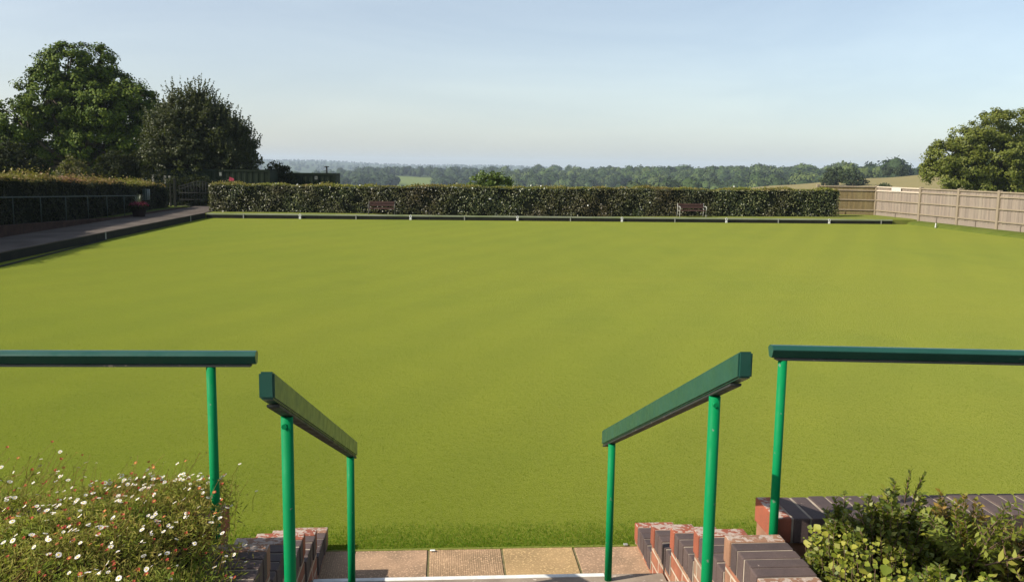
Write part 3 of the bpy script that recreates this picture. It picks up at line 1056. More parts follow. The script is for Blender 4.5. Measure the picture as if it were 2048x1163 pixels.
def woodmat(name, c1, c2, c3):
    t = NT(name)
    g = t.add('ShaderNodeNewGeometry')
    v = t.coords(scale=(6, 6, 0.7))
    grain = t.noise(v, 5, 6, 0.65, 0.5)
    col = t.mix(t.ramp(grain, [(0.3, (0, 0, 0)), (0.7, (1, 1, 1))]), c1, c2)
    var = t.ramp(g.outputs['Random Per Island'], [(0, (0.84, 0.84, 0.85)), (0.5, (1, 1, 1)), (1, (1.12, 1.1, 1.08))])
    col = t.mix(1.0, col, var, 'MULTIPLY')
    col = t.mix(t.ramp(t.noise(t.coords(scale=(1, 1, 0.3)), 2.3, 5), [(0.5, (0, 0, 0)), (0.75, (0.7, 0.7, 0.7))]), col, c3)
    t.bump(grain, 0.3, 0.004)
    t.set(Base_Color=col, Roughness=0.85)
    t.b.inputs['Specular IOR Level'].default_value = 0.15
    return t.m


M['board_pink'] = woodmat('weathered_pink_board', (0.245, 0.2, 0.158, 1), (0.20, 0.163, 0.13, 1), (0.26, 0.22, 0.168, 1))
M['board_olive'] = woodmat('olive_board', (0.185, 0.14, 0.065, 1), (0.13, 0.10, 0.05, 1), (0.20, 0.165, 0.08, 1))
M['post_wood'] = woodmat('fence_post_wood', (0.27, 0.22, 0.155, 1), (0.20, 0.16, 0.11, 1), (0.30, 0.25, 0.17, 1))
M['rail_pale'] = woodmat('bleached_rail_wood', (0.52, 0.44, 0.34, 1), (0.42, 0.35, 0.26, 1), (0.55, 0.48, 0.38, 1))
FZ = 0.16
M['pale_board'] = plain('pale_board', (0.56, 0.51, 0.44, 1), 0.7)
fpts = [at_z(px, py, FZ) for px, py in ((1667, 430), (1750, 432), (1838, 441), (1914, 449), (1994, 458))]
dlast = (fpts[-1] - fpts[1]); dlast.z = 0; dlast.normalize()
fpts[0] = fpts[1] + Vector((-2.45, 0.75, 0))
for k in range(8):
    fpts.append(fpts[-1] + dlast * 2.65)
fn = thing('wooden_fence', 'weathered close board wooden fence along the right side of the green', 'fence', (fpts[3].x, fpts[3].y, FZ))
FH = 1.34
for i, P in enumerate(fpts):
    b = MB(); b.box(P.x - 0.065, P.x + 0.065, P.y - 0.065, P.y + 0.065, FZ - 0.25, FZ + FH + 0.06, 0.008)
    b.build('fence_post', M['post_wood'], fn)
for i, (P, Q) in enumerate(zip(fpts[:-1], fpts[1:])):
    d = (Q - P); d.z = 0; Ln = d.length; d.normalize()
    nv = Vector((-d.y, d.x, 0))
    if nv.dot(Vector((0, 20, 0)) - P) < 0: nv = -nv           # towards the green
    mt = M['board_olive'] if i < 1 else M['board_pink']
    b = MB()
    nb = int((Ln - 0.12) / 0.105)
    bw = (Ln - 0.12) / nb

    def bx(mb, s0, s1, o0, o1, z0, z1, bev=0.0):
        bb = bmesh.new()
        vs = [bb.verts.new(P + d * s + nv * o + Vector((0, 0, z - P.z))) for s in (s0, s1) for o in (o0, o1) for z in (z0, z1)]
        for f in ((0, 1, 3, 2), (4, 6, 7, 5), (0, 4, 5, 1), (2, 3, 7, 6), (0, 2, 6, 4), (1, 5, 7, 3)):
            bb.faces.new([vs[q] for q in f])
        bmesh.ops.recalc_face_normals(bb, faces=bb.faces)
        if bev: bmesh.ops.bevel(bb, geom=list(bb.edges), offset=bev, segments=1, affect='EDGES')
        mb.merge(bb)
    for k in range(nb):
        o = 0.004 * (k % 2) + random.uniform(-.002, .002)
        bx(b, 0.06 + k * bw + 0.001, 0.06 + (k + 1) * bw - 0.001, -0.018 + o, -0.002 + o, FZ + 0.16, FZ + FH - 0.01 + random.uniform(-.006, .006))
    pn = b.build('panel', mt, fn)
    pale = i == 1
    for z0 in (0.24, 0.70, 1.13, 1.30):
        b = MB(); bx(b, 0.067, Ln - 0.067, 0.006, 0.045, FZ + z0, FZ + z0 + 0.055, 0.004)
        b.build('rail', M['rail_pale'] if pale and z0 > 0.8 else (M['post_wood']), pn)
    b = MB(); bx(b, 0.052, Ln - 0.052, -0.02, 0.008, FZ - 0.02, FZ + 0.155, 0.003)
    bx(b, Ln * 0.47, Ln * 0.49, 0.009, 0.045, FZ - 0.02, FZ + 0.2, 0.003)
    b.build('gravel_board', mt, pn)
    if i == 1:
        b = MB(); bx(b, Ln * 0.38, Ln * 0.59, 0.0465, 0.062, FZ + 1.16, FZ + 1.345, 0.003)
        tag(b.build('white_board', M['pale_board']), 'small pale blank board fixed to the top of the bleached fence panel', 'board')

# ------------------------------------------------------------------ gate, posts, box, flower tub at the left far corner
M['gate_iron'] = plain('black_iron', (0.018, 0.02, 0.018, 1), 0.6, 0.2)
M['gate_wood'] = plain('grey_green_timber', (0.022, 0.024, 0.018, 1), 0.85, 0.1)
g = thing('garden_gate', 'dark ornamental arched metal gate between the two hedges', 'gate', (-10.75, 40.9, 0.2))
for xx in (-11.85, -9.7):
    b = MB(); b.box(xx - 0.05, xx + 0.05, 40.85, 40.95, 0.1, 1.42, 0.006); b.box(xx - 0.065, xx + 0.065, 40.835, 40.965, 1.421, 1.46, 0.006)
    b.build('gate_post', M['gate_wood'], g)
b = MB()
N_ = 15
arch = lambda u: 1.12 + 0.22 * math.sin(math.pi * u) ** 1.5
b.tube([(-11.72 + 1.9 * u, 40.9, arch(u)) for u in [k / 20 for k in range(21)]], 0.016, 6)
b.tube([(-11.72 + 1.9 * u, 40.9, arch(u) - 0.12) for u in [k / 20 for k in range(21)]], 0.012, 6)
for zz in (0.85, 0.55, 0.28):
    b.tube([(-11.78, 40.9, zz), (-9.77, 40.9, zz)], 0.014, 6)
for k in range(N_):
    u = (k + 0.5) / N_
    b.tube([(-11.72 + 1.9 * u, 40.9, 0.26), (-11.72 + 1.9 * u, 40.9, arch(u))], 0.009, 6)
b.build('gate_leaf', M['gate_iron'], g)
pf = thing('picket_fence', 'short dark picket fence between the left hedge end and the gate post', 'fence', (-12.4, 40.95, 0.2))
for k in range(6):
    b = MB(); b.box(-12.95 + 0.17 * k, -12.87 + 0.17 * k, 40.93, 40.955, 0.15, 1.25, 0.004)
    b.build('picket', M['gate_wood'], pf)
for zz in (0.5, 1.0):
    b = MB(); b.box(-13.0, -11.91, 40.956, 40.99, zz, zz + 0.07, 0.004); b.build('rail', M['gate_wood'], pf)
M['pale_post'] = plain('pale_post_wood', (0.20, 0.19, 0.16, 1), 0.7)
for px, py, lab in ((306, 346, 'pale wooden post, tallest, sticking up behind the far part of the left hedge'), (330, 349, 'stubby pale post behind the left hedge, left one of a close pair'), (339, 349, 'pale stubby post behind the left hedge end, right one of a close pair')):
    p = at_y(px, py, 43.6)
    b = MB(); b.box(p.x - 0.045, p.x + 0.045, 43.555, 43.645, -0.5, p.z - 0.06, 0.01)
    tag(b.build('wooden_post', M['pale_post']), lab, 'post', 'pale posts behind the left hedge')

p = at_x(291, 391, -11.86)
ub = thing('meter_box', 'grey green metal box with two pale tubes standing against the left hedge', 'box', (-11.84, p.y, 0.2))
M['box_paint'] = plain('box_paint', (0.03, 0.05, 0.042, 1), 0.6)
M['tube_white'] = plain('pale_tube', (0.28, 0.31, 0.29, 1), 0.5)
b = MB(); b.box(-11.92, -11.80, p.y - 0.2, p.y + 0.36, 0.66, 1.10, 0.01); b.build('body', M['box_paint'], ub)
b = MB(); b.box(-11.88, -11.84, p.y - 0.05, p.y + 0.05, 0.2, 0.619); b.build('stand', M['box_paint'], ub)
for dy in (0.02, 0.22):
    b = MB(); b.tube([(-11.775, p.y + dy, 0.68), (-11.775, p.y + dy, 1.08)], 0.024, 8); b.build('tube', M['tube_white'], ub)

# flower tub
p = at_z(272, 432, 0.21)
p = Vector((-11.02, p.y - 0.2, 0.206))
ft = thing('flower_tub', 'tub of dark red flowers and a spiky plant on the shaded path', 'planter', p)
M['tub'] = plain('dark_tub', (0.022, 0.014, 0.012, 1), 0.8, 0.1)
b = MB(); b.tube([p, p + Vector((0, 0, 0.12)), p + Vector((0, 0, 0.34)), p + Vector((0, 0, 0.36))], [0.20, 0.22, 0.30, 0.31], 20, smooth=False); b.build('tub', M['tub'], ft)
M['red_petal'] = leafmat('crimson_petals', [(0.05, 0.002, 0.008), (0.075, 0.004, 0.012), (0.20, 0.06, 0.085)], 0.6, 0.2, 0.2, (0.5, 0.02, 0.05, 1))
n = 260
q = rand_unit(n); q[:, 2] = np.abs(q[:, 2]) * 0.6
P = np.array(p + Vector((0, 0, 0.40))) + q * np.array([0.34, 0.36, 0.26]) * rng.uniform(.6, 1, (n, 1))
V, F = leaf_quads(P, q, 0.07, 0.06, 0.6)
link('blooms', mesh_np('blooms', V, F), M['red_petal'], ft)
n = 220
q = rand_unit(n)
P = np.array(p + Vector((0, 0, 0.34))) + q * np.array([0.32, 0.36, 0.16])
V, F = leaf_quads(P, q, 0.08, 0.05, 0.6)
link('leaves', mesh_np('leaves', V, F), M['darkshrub'], ft)
M['spike'] = leafmat('grey_spikes', [(0.12, 0.14, 0.10), (0.18, 0.20, 0.15)], 0.5, 0.3, 0.1)
b = MB()
for k in range(22):
    a = random.uniform(0, 6.28); t1 = random.uniform(0.05, 0.28)
    base = p + Vector((0, 0, 0.42))
    tip = base + Vector((math.cos(a) * t1, math.sin(a) * t1, 0.46 - t1 * 0.6))
    s = Vector((-math.sin(a), math.cos(a), 0)) * 0.014
    mid = (base + tip) / 2 + Vector((0, 0, 0.03))
    v0, v1, v2, v3, v4 = [b.bm.verts.new(w) for w in (base - s, base + s, mid + s, mid - s, tip)]
    b.bm.faces.new((v0, v1, v2, v3)); b.bm.faces.new((v3, v2, v4))
b.build('spiky_leaves', M['spike'], ft, recalc=False)

# ------------------------------------------------------------------ containers behind the hedge
M['cont_green'] = mottled('dark_green_steel', (0.009, 0.015, 0.0075, 1), (0.012, 0.018, 0.009, 1), 1.2, 0.7, 0.1, 20, 0.004, 0.1, (0.03, 0.03, 0.02, 1), 3.0, 0.66)
M['pink_patch'] = plain('pink_notice', (0.45, 0.05, 0.09, 1), 0.7)


def container(label, x0, x1, y0, depth, ztop, zbase):
    t_ = thing('shipping_container', label, 'container', ((x0 + x1) / 2, y0 + depth / 2, zbase))
    b = MB()
    # corrugated front and back, flat ends and roof
    n = int((x1 - x0 - 0.2) / 0.28)
    prof = []
    for k in range(n):
        xa = x0 + 0.1 + (x1 - x0 - 0.2) * k / n
        w = (x1 - x0 - 0.2) / n
        prof += [(xa, y0 + 0.0), (xa + w * .3, y0), (xa + w * .45, y0 + 0.016), (xa + w * .85, y0 + 0.016)]
    poly = [Vector((x0 + .02, y0 + 0.02, 0))] + [Vector((a, c, 0)) for a, c in prof] + [Vector((x1 - .02, y0 + 0.02, 0)), Vector((x1 - .02, y0 + depth, 0)), Vector((x0 + .02, y0 + depth, 0))]
    b.prism(poly, (0, 0, zbase + 0.1), (0, 0, ztop - 0.06))
    b.build('body', M['cont_green'], t_)
    b = MB()
    for z0, z1 in ((ztop - 0.11, ztop), (zbase, zbase + 0.14)):
        b.box(x0, x1, y0 - 0.02, y0 + 0.06, z0, z1, 0.005)
        b.box(x0, x1, y0 + depth - 0.06, y0 + depth + 0.02, z0, z1, 0.005)
    for xx in (x0, x1 - 0.1):
        b.box(xx - .002, xx + 0.102, y0 - 0.025, y0 + 0.065, zbase + 0.141, ztop - 0.111, 0.005)
    b.build('frame', M['cont_green'], t_)
    b = MB(); b.box(x0 + .03, x1 - .03, y0 + 0.061, y0 + depth - 0.061, ztop - 0.05, ztop - 0.02)
    b.build('roof', M['cont_green'], t_)
    return t_


c1 = container('long dark green ribbed container partly behind the olive tree', at_y(540, 341, 47).x - 6.05, at_y(540, 341, 47).x, 47.0, 2.4, at_y(540, 340, 47).z, gz(-10, 48) - 0.1)
q = at_y(463, 358, 46.96)
b = MB(); b.prism([Vector((q.x - .12, 0, q.z - .1)), Vector((q.x + .12, 0, q.z - .09)), Vector((q.x + .12, 0, q.z + 0.03)), Vector((q.x + .02, 0, q.z + .06)), Vector((q.x - .1, 0, q.z + .11))], (0, 46.95, 0), (0, 46.97, 0))
b.build('pink_notice', M['pink_patch'], c1)
q = at_y(441, 348, 46.96)
b = MB(); b.box(q.x - .06, q.x + .06, 46.955, 46.972, q.z - .09, q.z + .09); b.build('notice', M['dull_white'], c1)
x1_ = at_y(671, 347, 52).x
c2 = container('shorter green container with a black flue pipe, right of the dark bush', x1_ - 3.0, x1_, 52.0, 2.4, at_y(660, 347, 52).z, gz(-7, 53) - 0.1)
q = at_y(632, 355.5, 51.96)
b = MB(); b.box(q.x - .075, q.x + .075, 51.955, 51.972, q.z - .09, q.z + .09); nb_ = b.build('notice', M['dull_white'], c2)
b = MB(); b.box(q.x - .02, q.x + .025, 51.950, 51.9545, q.z - .045, q.z + .05); b.build('notice_mark', M['box_paint'], nb_)
q = at_y(653, 347, 52.3)
b = MB(); b.tube([(q.x, 52.4, q.z - 0.05), (q.x, 52.4, q.z + 0.36)], 0.045, 10)
b.tube([(q.x, 52.4, q.z + 0.36), (q.x, 52.4, q.z + 0.40), (q.x, 52.4, q.z + 0.42)], [0.15, 0.13, 0.02], 12)
b.build('flue_pipe', M['gate_iron'], c2)

# ------------------------------------------------------------------ far woods
def ico(sub):
    bm_ = bmesh.new(); bmesh.ops.create_icosphere(bm_, subdivisions=sub, radius=1.0)
    V = np.array([v.co[:] for v in bm_.verts]); F = np.array([[v.index for v in f.verts] for f in bm_.faces]); bm_.free()
    return V, F


def crown_proto(sub, ncards, cs):
    V, F = ico(sub)
    ph = rng.uniform(0, 6, 6)
    r = 1 + 0.16 * np.sin(V[:, 0] * 4 + ph[0]) * np.sin(V[:, 1] * 4 + ph[1]) + 0.14 * np.sin(V[:, 2] * 5 + V[:, 0] * 3 + ph[2]) + 0.08 * np.sin(V[:, 1] * 9 + ph[3]) * np.sin(V[:, 2] * 8 + ph[4])
    V = V * r[:, None] * 0.86
    V[:, 2] *= np.where(V[:, 2] < 0, 1.1, 1.0)
    d = rand_unit(ncards)
    rr = 0.80 + 0.28 * rng.random(ncards)
    Vq, Fq = leaf_quads(d * rr[:, None], d, cs * rng.uniform(.6, 1.3, ncards), cs * .8, 0.6, 0.3)
    Ft = np.concatenate([Fq[:, [0, 1, 2]], Fq[:, [0, 2, 3]]])
    return np.concatenate([V, Vq]), np.concatenate([F, Ft + len(V)])


PROT_N = [crown_proto(2, 260, 0.24) for _ in range(6)]
PROT_F = [crown_proto(2, 90, 0.30) for _ in range(5)]


def wood(name, label, spec, mat, protos, cat='woodland'):
    """spec: arrays px, dist, height"""
    px, dd, hh = spec
    a = YAW + np.arctan((px - 1024) / FPX)
    X = dd * np.sin(a); Y = dd * np.cos(a); Z = terrain(X, Y)
    parts = []
    for x, y, z, h in zip(X, Y, Z, hh):
        V, F = protos[rng.integers(len(protos))]
        w = h * rng.uniform(0.34, 0.60); v = h * rng.uniform(0.42, 0.55)
        t_ = rng.uniform(0, 6.28); c, s = math.cos(t_), math.sin(t_)
        U = V.copy()
        U[:, 0], U[:, 1] = (V[:, 0] * c - V[:, 1] * s) * w, (V[:, 0] * s + V[:, 1] * c) * w
        U[:, 2] = V[:, 2] * v * 0.98 + v
        parts.append((U + np.array([x, y, z]), F))
    V, F = join(parts)
    o = link(name, mesh_np(name, V, F), mat)
    return tag(o, label, cat, kind='stuff')


def woodmat_(name, cols):
    t = NT(name)
    g = t.add('ShaderNodeNewGeometry')
    v = t.coords()
    n = len(cols)
    # colour by tree-sized patches plus leaf card variation
    vor = t.add('ShaderNodeTexVoronoi')
    vor.inputs['Scale'].default_value = 0.085
    t.l(t.coords(scale=(1, 1, 0.15)), vor.inputs['Vector'])
    sp = t.add('ShaderNodeSeparateColor'); t.l(vor.outputs['Color'], sp.inputs[0])
    col = t.ramp(sp.outputs[0], [((i + .5) / n, c) for i, c in enumerate(cols)])
    var = t.ramp(g.outputs['Random Per Island'], [(0, (0.7, 0.72, 0.7)), (1, (1.25, 1.22, 1.15))])
    col = t.mix(1.0, col, var, 'MULTIPLY')
    t.set(Base_Color=col, Roughness=0.8)
    t.b.inputs['Specular IOR Level'].default_value = 0.15
    return t.m


M['wood_a'] = woodmat_('mixed_wood', [(0.022, 0.042, 0.010), (0.055, 0.088, 0.020), (0.013, 0.025, 0.008), (0.085, 0.112, 0.030), (0.030, 0.052, 0.012), (0.016, 0.030, 0.010), (0.065, 0.095, 0.026)])
M['wood_b'] = woodmat_('far_wood', [(0.015, 0.028, 0.011), (0.026, 0.044, 0.014), (0.02, 0.035, 0.012)])


def spread_spec(n, p0, p1, d0, d1, h0, h1, power=1.0, excl=None):
    px = rng.uniform(p0, p1, n); dd = d0 + (d1 - d0) * rng.random(n) ** power; hh = rng.uniform(h0, h1, n)
    if excl is not None:
        k = ~excl(px, dd); px, dd, hh = px[k], dd[k], hh[k]
    return px, dd, hh


def cat_spec(*a):
    return tuple(np.concatenate(q) for q in zip(*a))


mead = lambda p, d: (p > 1030) & (p < 1280) & (d > 545) & (d < 640)
fld = lambda p, d: (p > 772) & (p < 868) & (d > 700) & (d < 1010) & ~((p < 800) & (d < 830))
wood('mixed_wood', 'wooded hillside of rounded green crowns beyond the right half of the hedge',
     cat_spec(spread_spec(430, 1260, 1800, 330, 820, 6.5, 13.5, 1.0, lambda p, d: (p > 1380) & (d < 420)), spread_spec(120, 1250, 1790, 700, 800, 9, 14.5)), M['wood_a'], PROT_N)
wood('dense_wood', 'darker blue green wood on the hill right of centre',
     cat_spec(spread_spec(560, 985, 1330, 400, 900, 6, 13, 0.8, mead), spread_spec(130, 980, 1320, 880, 1080, 8, 14)), M['wood_a'], PROT_N)
wood('hazy_wood', 'hazy bluish wood in the valley left of centre',
     cat_spec(spread_spec(620, 560, 1010, 700, 1180, 6, 12.5, 1.0, fld), spread_spec(120, 600, 1000, 420, 700, 4, 8)), M['wood_b'], PROT_F)
wood('scrub', 'low green scrub just beyond the middle of the hedge', spread_spec(150, 660, 1250, 300, 420, 2.5, 5.0), M['wood_a'], PROT_F, 'scrub')
wood('ridge_trees', 'pale blue line of trees on the farthest ridge',
     cat_spec(spread_spec(520, 430, 1100, 3700, 4350, 4, 8), spread_spec(200, 450, 1050, 2300, 3300, 8, 13)), M['wood_b'], PROT_F)
wood('distant_wood', 'hazy wood on the skyline behind the stubble field at the right', cat_spec(spread_spec(110, 1740, 1960, 480, 640, 8, 11), spread_spec(60, 1930, 2300, 330, 420, 7, 10)), M['wood_b'], PROT_F)
# single trees one can tell apart on the stubble field
M['field_tree'] = leafmat('field_tree_leaves', [(0.022, 0.038, 0.014), (0.032, 0.05, 0.016), (0.042, 0.06, 0.02)], 0.6, 0.3, 0.2)
for lst, Y, lab in (
    ([(1702, 360, 14, 0), (1690, 352, 13, 1), (1718, 364, 13, 0), (1706, 348, 11, 1)], 190, 'dark round tree, rightmost of the clump in front of the stubble field'),
    ([(1668, 357, 15, 0), (1655, 364, 12, 0), (1676, 345, 12, 1), (1660, 347, 10, 0)], 196, 'dark tree, leftmost of the clump in front of the stubble field'),
    ([(1803, 340, 9, 0), (1796, 343, 7, 0), (1809, 344, 7, 0)], 275, 'small dark round tree on the crest of the stubble field'),
    ([(1782, 341, 9, 0), (1772, 344, 8, 0)], 285, 'hazy round tree on the field crest, left of the small dark one'),
    ([(1768, 373, 8, 0), (1778, 374, 7, 0), (1760, 376, 7, 0)], 112, 'low brown bush just above the first full fence panel'),
):
    bl = blobs_px(lst, Y)
    c0 = at_y(lst[0][0], lst[0][1], Y)
    make_tree('field_tree', lab, 'tree', (c0.x, Y, gz(c0.x, Y)), bl, 0.42 if Y > 150 else 0.2, M['field_tree'], 9 if Y > 150 else 30, 0.9 if Y > 150 else 0.4, trunk_r=0.15, gap=0.1)

# ------------------------------------------------------------------ paving, steps, cheek walls
CLx, CRx, CW = -0.65, 1.103, 0.223             # inner faces of the cheek walls and their thickness
TY = [4.915, 4.508, 4.112, 3.722, 3.302, 2.928]    # far ends of the coping teeth
TZ = [0.128, 0.282, 0.432, 0.580, 0.732, 0.736]


def slabmat(name, c1, c2, kind):
    t = NT(name)
    v = t.coords()
    col = t.mix(t.ramp(t.noise(v, 5, 5, 0.6), [(0.3, (0, 0, 0)), (0.7, (1, 1, 1))]), c1, c2)
    col = t.mix(1.0, col, t.ramp(t.noise(v, 2.6, 6, 0.65), [(0.32, (0.72, 0.74, 0.72)), (0.62, (1.06, 1.05, 1.04))]), 'MULTIPLY')
    sp = t.ramp(t.noise(v, 90, 3), [(0.55, (0, 0, 0)), (0.64, (0.85, 0.85, 0.85))])
    col = t.mix(sp, col, tuple(min(1, x * 1.45) for x in c1[:3]) + (1,))
    if kind == 'stipple':
        h = t.noise(t.coords(scale=(1, 1.6, 1)), 75, 4, 0.7)
    else:
        w = t.add('ShaderNodeTexWave', wave_type='BANDS', bands_direction='X' if kind == 'lines_y' else 'Y')
        w.inputs['Scale'].default_value = 26 if kind == 'lines_y' else 22
        w.inputs['Distortion'].default_value = 3.2
        w.inputs['Detail'].default_value = 3
        t.l(v, w.inputs['Vector'])
        h = w.outputs['Fac']
        col = t.mix(1.0, col, t.ramp(h, [(0.05, (0.88, 0.87, 0.86)), (0.6, (1.03, 1.03, 1.03))]), 'MULTIPLY')
    t.bump(h, 0.35, 0.003)
    t.set(Base_Color=col, Roughness=0.9)
    t.b.inputs['Specular IOR Level'].default_value = 0.2
    return t.m


M['slab_a'] = slabmat('slab_fine', (0.41, 0.265, 0.155, 1), (0.30, 0.195, 0.115, 1), 'lines_y')
M['slab_b'] = slabmat('slab_stippled', (0.38, 0.245, 0.15, 1), (0.26, 0.175, 0.11, 1), 'stipple')
M['slab_c'] = slabmat('slab_grooved', (0.38, 0.25, 0.145, 1), (0.28, 0.185, 0.105, 1), 'lines_y')
M['slab_d'] = slabmat('slab_cross', (0.42, 0.285, 0.135, 1), (0.34, 0.225, 0.11, 1), 'lines_x')
b = MB()
xe = [-.905 - 0.411 * k for k in range(12, 0, -1)] + [-.905, -.494, -.083, .33, .739, 1.15] + [1.15 + .411 * k for k in range(1, 14)]
types = [1] * 12 + [0, 1, 2, 3, 1] + [1] * 13
for k in range(len(xe) - 1):
    dz = random.uniform(-.002, .002)
    b.box(xe[k] + 0.007, xe[k + 1] - 0.007, 4.22 if CLx - .1 < xe[k] < CRx else 3.62, GY0 - 0.008 - random.uniform(0, .004), -0.06, 0.008 + dz, 0.002, types[k])
b.box(xe[0], xe[-1], 3.6, GY0 - 0.012, -0.1, 0.003, 0, 4)
M['joint'] = mottled('mossy_joint', (0.20, 0.16, 0.085, 1), (0.13, 0.12, 0.05, 1), 18, 0.95, 0.5, 90, 0.004, 0.1)
tag(b.build('pavement', [M['slab_a'], M['slab_b'], M['slab_c'], M['slab_d'], M['joint']]), kind='structure')
# timber/concrete edging between slabs and turf
b = MB(); b.box(xe[0], xe[-1], GY0 - 0.012, GY0 + 0.006, -0.08, 0.012, 0.003)
tag(b.build('kerb', M['verge']), kind='structure')

st = thing('steps', 'concrete steps with a white edge line between the two brick side walls', 'steps', (0.22, 3.2, 0))
M['concrete'] = mottled('step_concrete', (0.30, 0.24, 0.18, 1), (0.22, 0.17, 0.13, 1), 7, 0.9, 0.5, 90, 0.004, 0.2, (0.55, 0.47, 0.38, 1), 35, 0.64)
b = MB()
sy = [4.21, 3.81, 3.41, 3.0]
for k in range(4):
    y0 = sy[k + 1] if k < 3 else -1.5
    b.box(CLx + 0.003, CRx - 0.003, y0 + (0.002 if k < 3 else 0), sy[k], -0.05, 0.15 * (k + 1), 0.006)
b.build('treads', M['concrete'], st)
for k in range(1):
    b = MB(); b.box(CLx + 0.02, 0.80, sy[k] - 0.030, sy[k] + 0.003, 0.15 * (k + 1) - 0.03, 0.15 * (k + 1) + 0.003, 0.002)
    b.build('nosing_line', M['white'], st)
b = MB()
b.box(-6, 6, -6, -1.501, -0.3, 0.6)
M['dim_terrace_floor'] = mottled('dim_terrace_floor', (0.05, 0.05, 0.05, 1), (0.07, 0.068, 0.065, 1), 4, 0.95, 0.5, 120, 0.004, 0.2)  # unseen terrace surface, darkened to cut light bounced onto the rails
tag(b.build('terrace', M['dim_terrace_floor']), kind='structure')


def cheek(x0, x1, label, redmats):
    t_ = thing('side_wall', label, 'brick wall', ((x0 + x1) / 2, 3.9, 0))
    CH = 0.103
    # body: one stepped profile
    prof = [(TY[0] - 0.006, -0.1)]
    for k in range(5):
        prof.append((TY[k] - 0.006, TZ[k] - CH - 0.004))
        nxt = TY[k + 1] - 0.006 if k < 4 else -1.5
        prof.append((nxt, TZ[k] - CH - 0.004))
    prof.append((-1.5, -0.1))
    b = MB()
    b.prism([Vector((0, y, z)) for y, z in prof], (x0 + 0.006, 0, 0), (x1 - 0.006, 0, 0))
    b.build('wall_body', M['wall_y'], t_)
    b = MB(); mo = MB()
    for k in range(5):
        n = 5 if k < 4 else 46
        yend = TY[k + 1] if k < 4 else TY[4] - 46 * 0.0748
        pitch = (TY[k] - yend) / n
        for q in range(n):
            ya = TY[k] - q * pitch
            first = q == 0
            mi = redmats[k] if first else (2 if not (k == 4 and q == 5) else 1)
            jx = random.uniform(-.003, .003); jz = random.uniform(-.003, .002)
            b.box(x0 + jx, x1 + jx, ya - pitch + 0.009 if not first else ya - pitch + 0.007, ya - 0.001, TZ[k] - CH + jz, TZ[k] + jz, 0.006, mi, 2)
        mo.box(x0 + 0.005, x1 - 0.005, yend + 0.003, TY[k] - 0.012, TZ[k] - CH - 0.003, TZ[k] - 0.005)
    b.build('coping', [M['brick_red'], M['brick_tan'], M['brick_blue']], t_)
    mo.build('mortar', M['mortar'], t_)


cheek(CRx, CRx + CW, 'stepped brick side wall right of the steps, in sun, red and blue bricks', [0, 0, 0, 0, 1])
cheek(CLx - CW, CLx, 'stepped brick side wall left of the steps, its inner face in shade', [1, 0, 0, 1, 1])


def front_wall(x_end, x_far, label):
    t_ = thing('planter_wall', label, 'brick wall', ((x_end + x_far) / 2, 3.465, 0))
    ya, yb, zt, CH = 3.345, 3.585, 0.778, 0.103
    lo, hi = min(x_end, x_far), max(x_end, x_far)
    b = MB(); b.box(lo + 0.008, hi - 0.008, ya + 0.012, yb - 0.012, -0.1, zt - CH - 0.004)
    b.build('wall_body', M['wall_x'], t_)
    b = MB(); mo = MB()
    sg = 1 if x_far > x_end else -1
    n = int(abs(x_far - x_end) / 0.0765)
    for q in range(n):
        xa = x_end + sg * q * 0.0765
        xb = xa + sg * 0.0665
        mi = 0 if q < 1 else 2
        jy = random.uniform(-.003, .003); jz = random.uniform(-.003, .002)
        b.box(min(xa, xb), max(xa, xb), ya + jy, yb + jy, zt - CH + jz, zt + jz, 0.006, mi, 2)
    mo.box(lo + 0.012, hi - 0.02, ya + 0.006, yb - 0.006, zt - CH - 0.003, zt - 0.005)
    b.build('coping', [M['brick_red'], M['brick_tan'], M['brick_blue']], t_)
    mo.build('mortar', M['mortar'], t_)


front_wall(1.322, 6.0, 'brick planter wall with blue brick coping at the right, behind the green shrubs')
front_wall(-0.868, -5.5, 'brick planter wall at the left, mostly hidden by daisies')
b = MB()
b.box(1.33, 6.0, -1.5, 3.342, -0.2, 0.52); b.box(-5.5, -0.878, -1.5, 3.342, -0.2, 0.66)
tag(b.build('soil_beds', M['soil']), kind='structure')

# ------------------------------------------------------------------ handrails


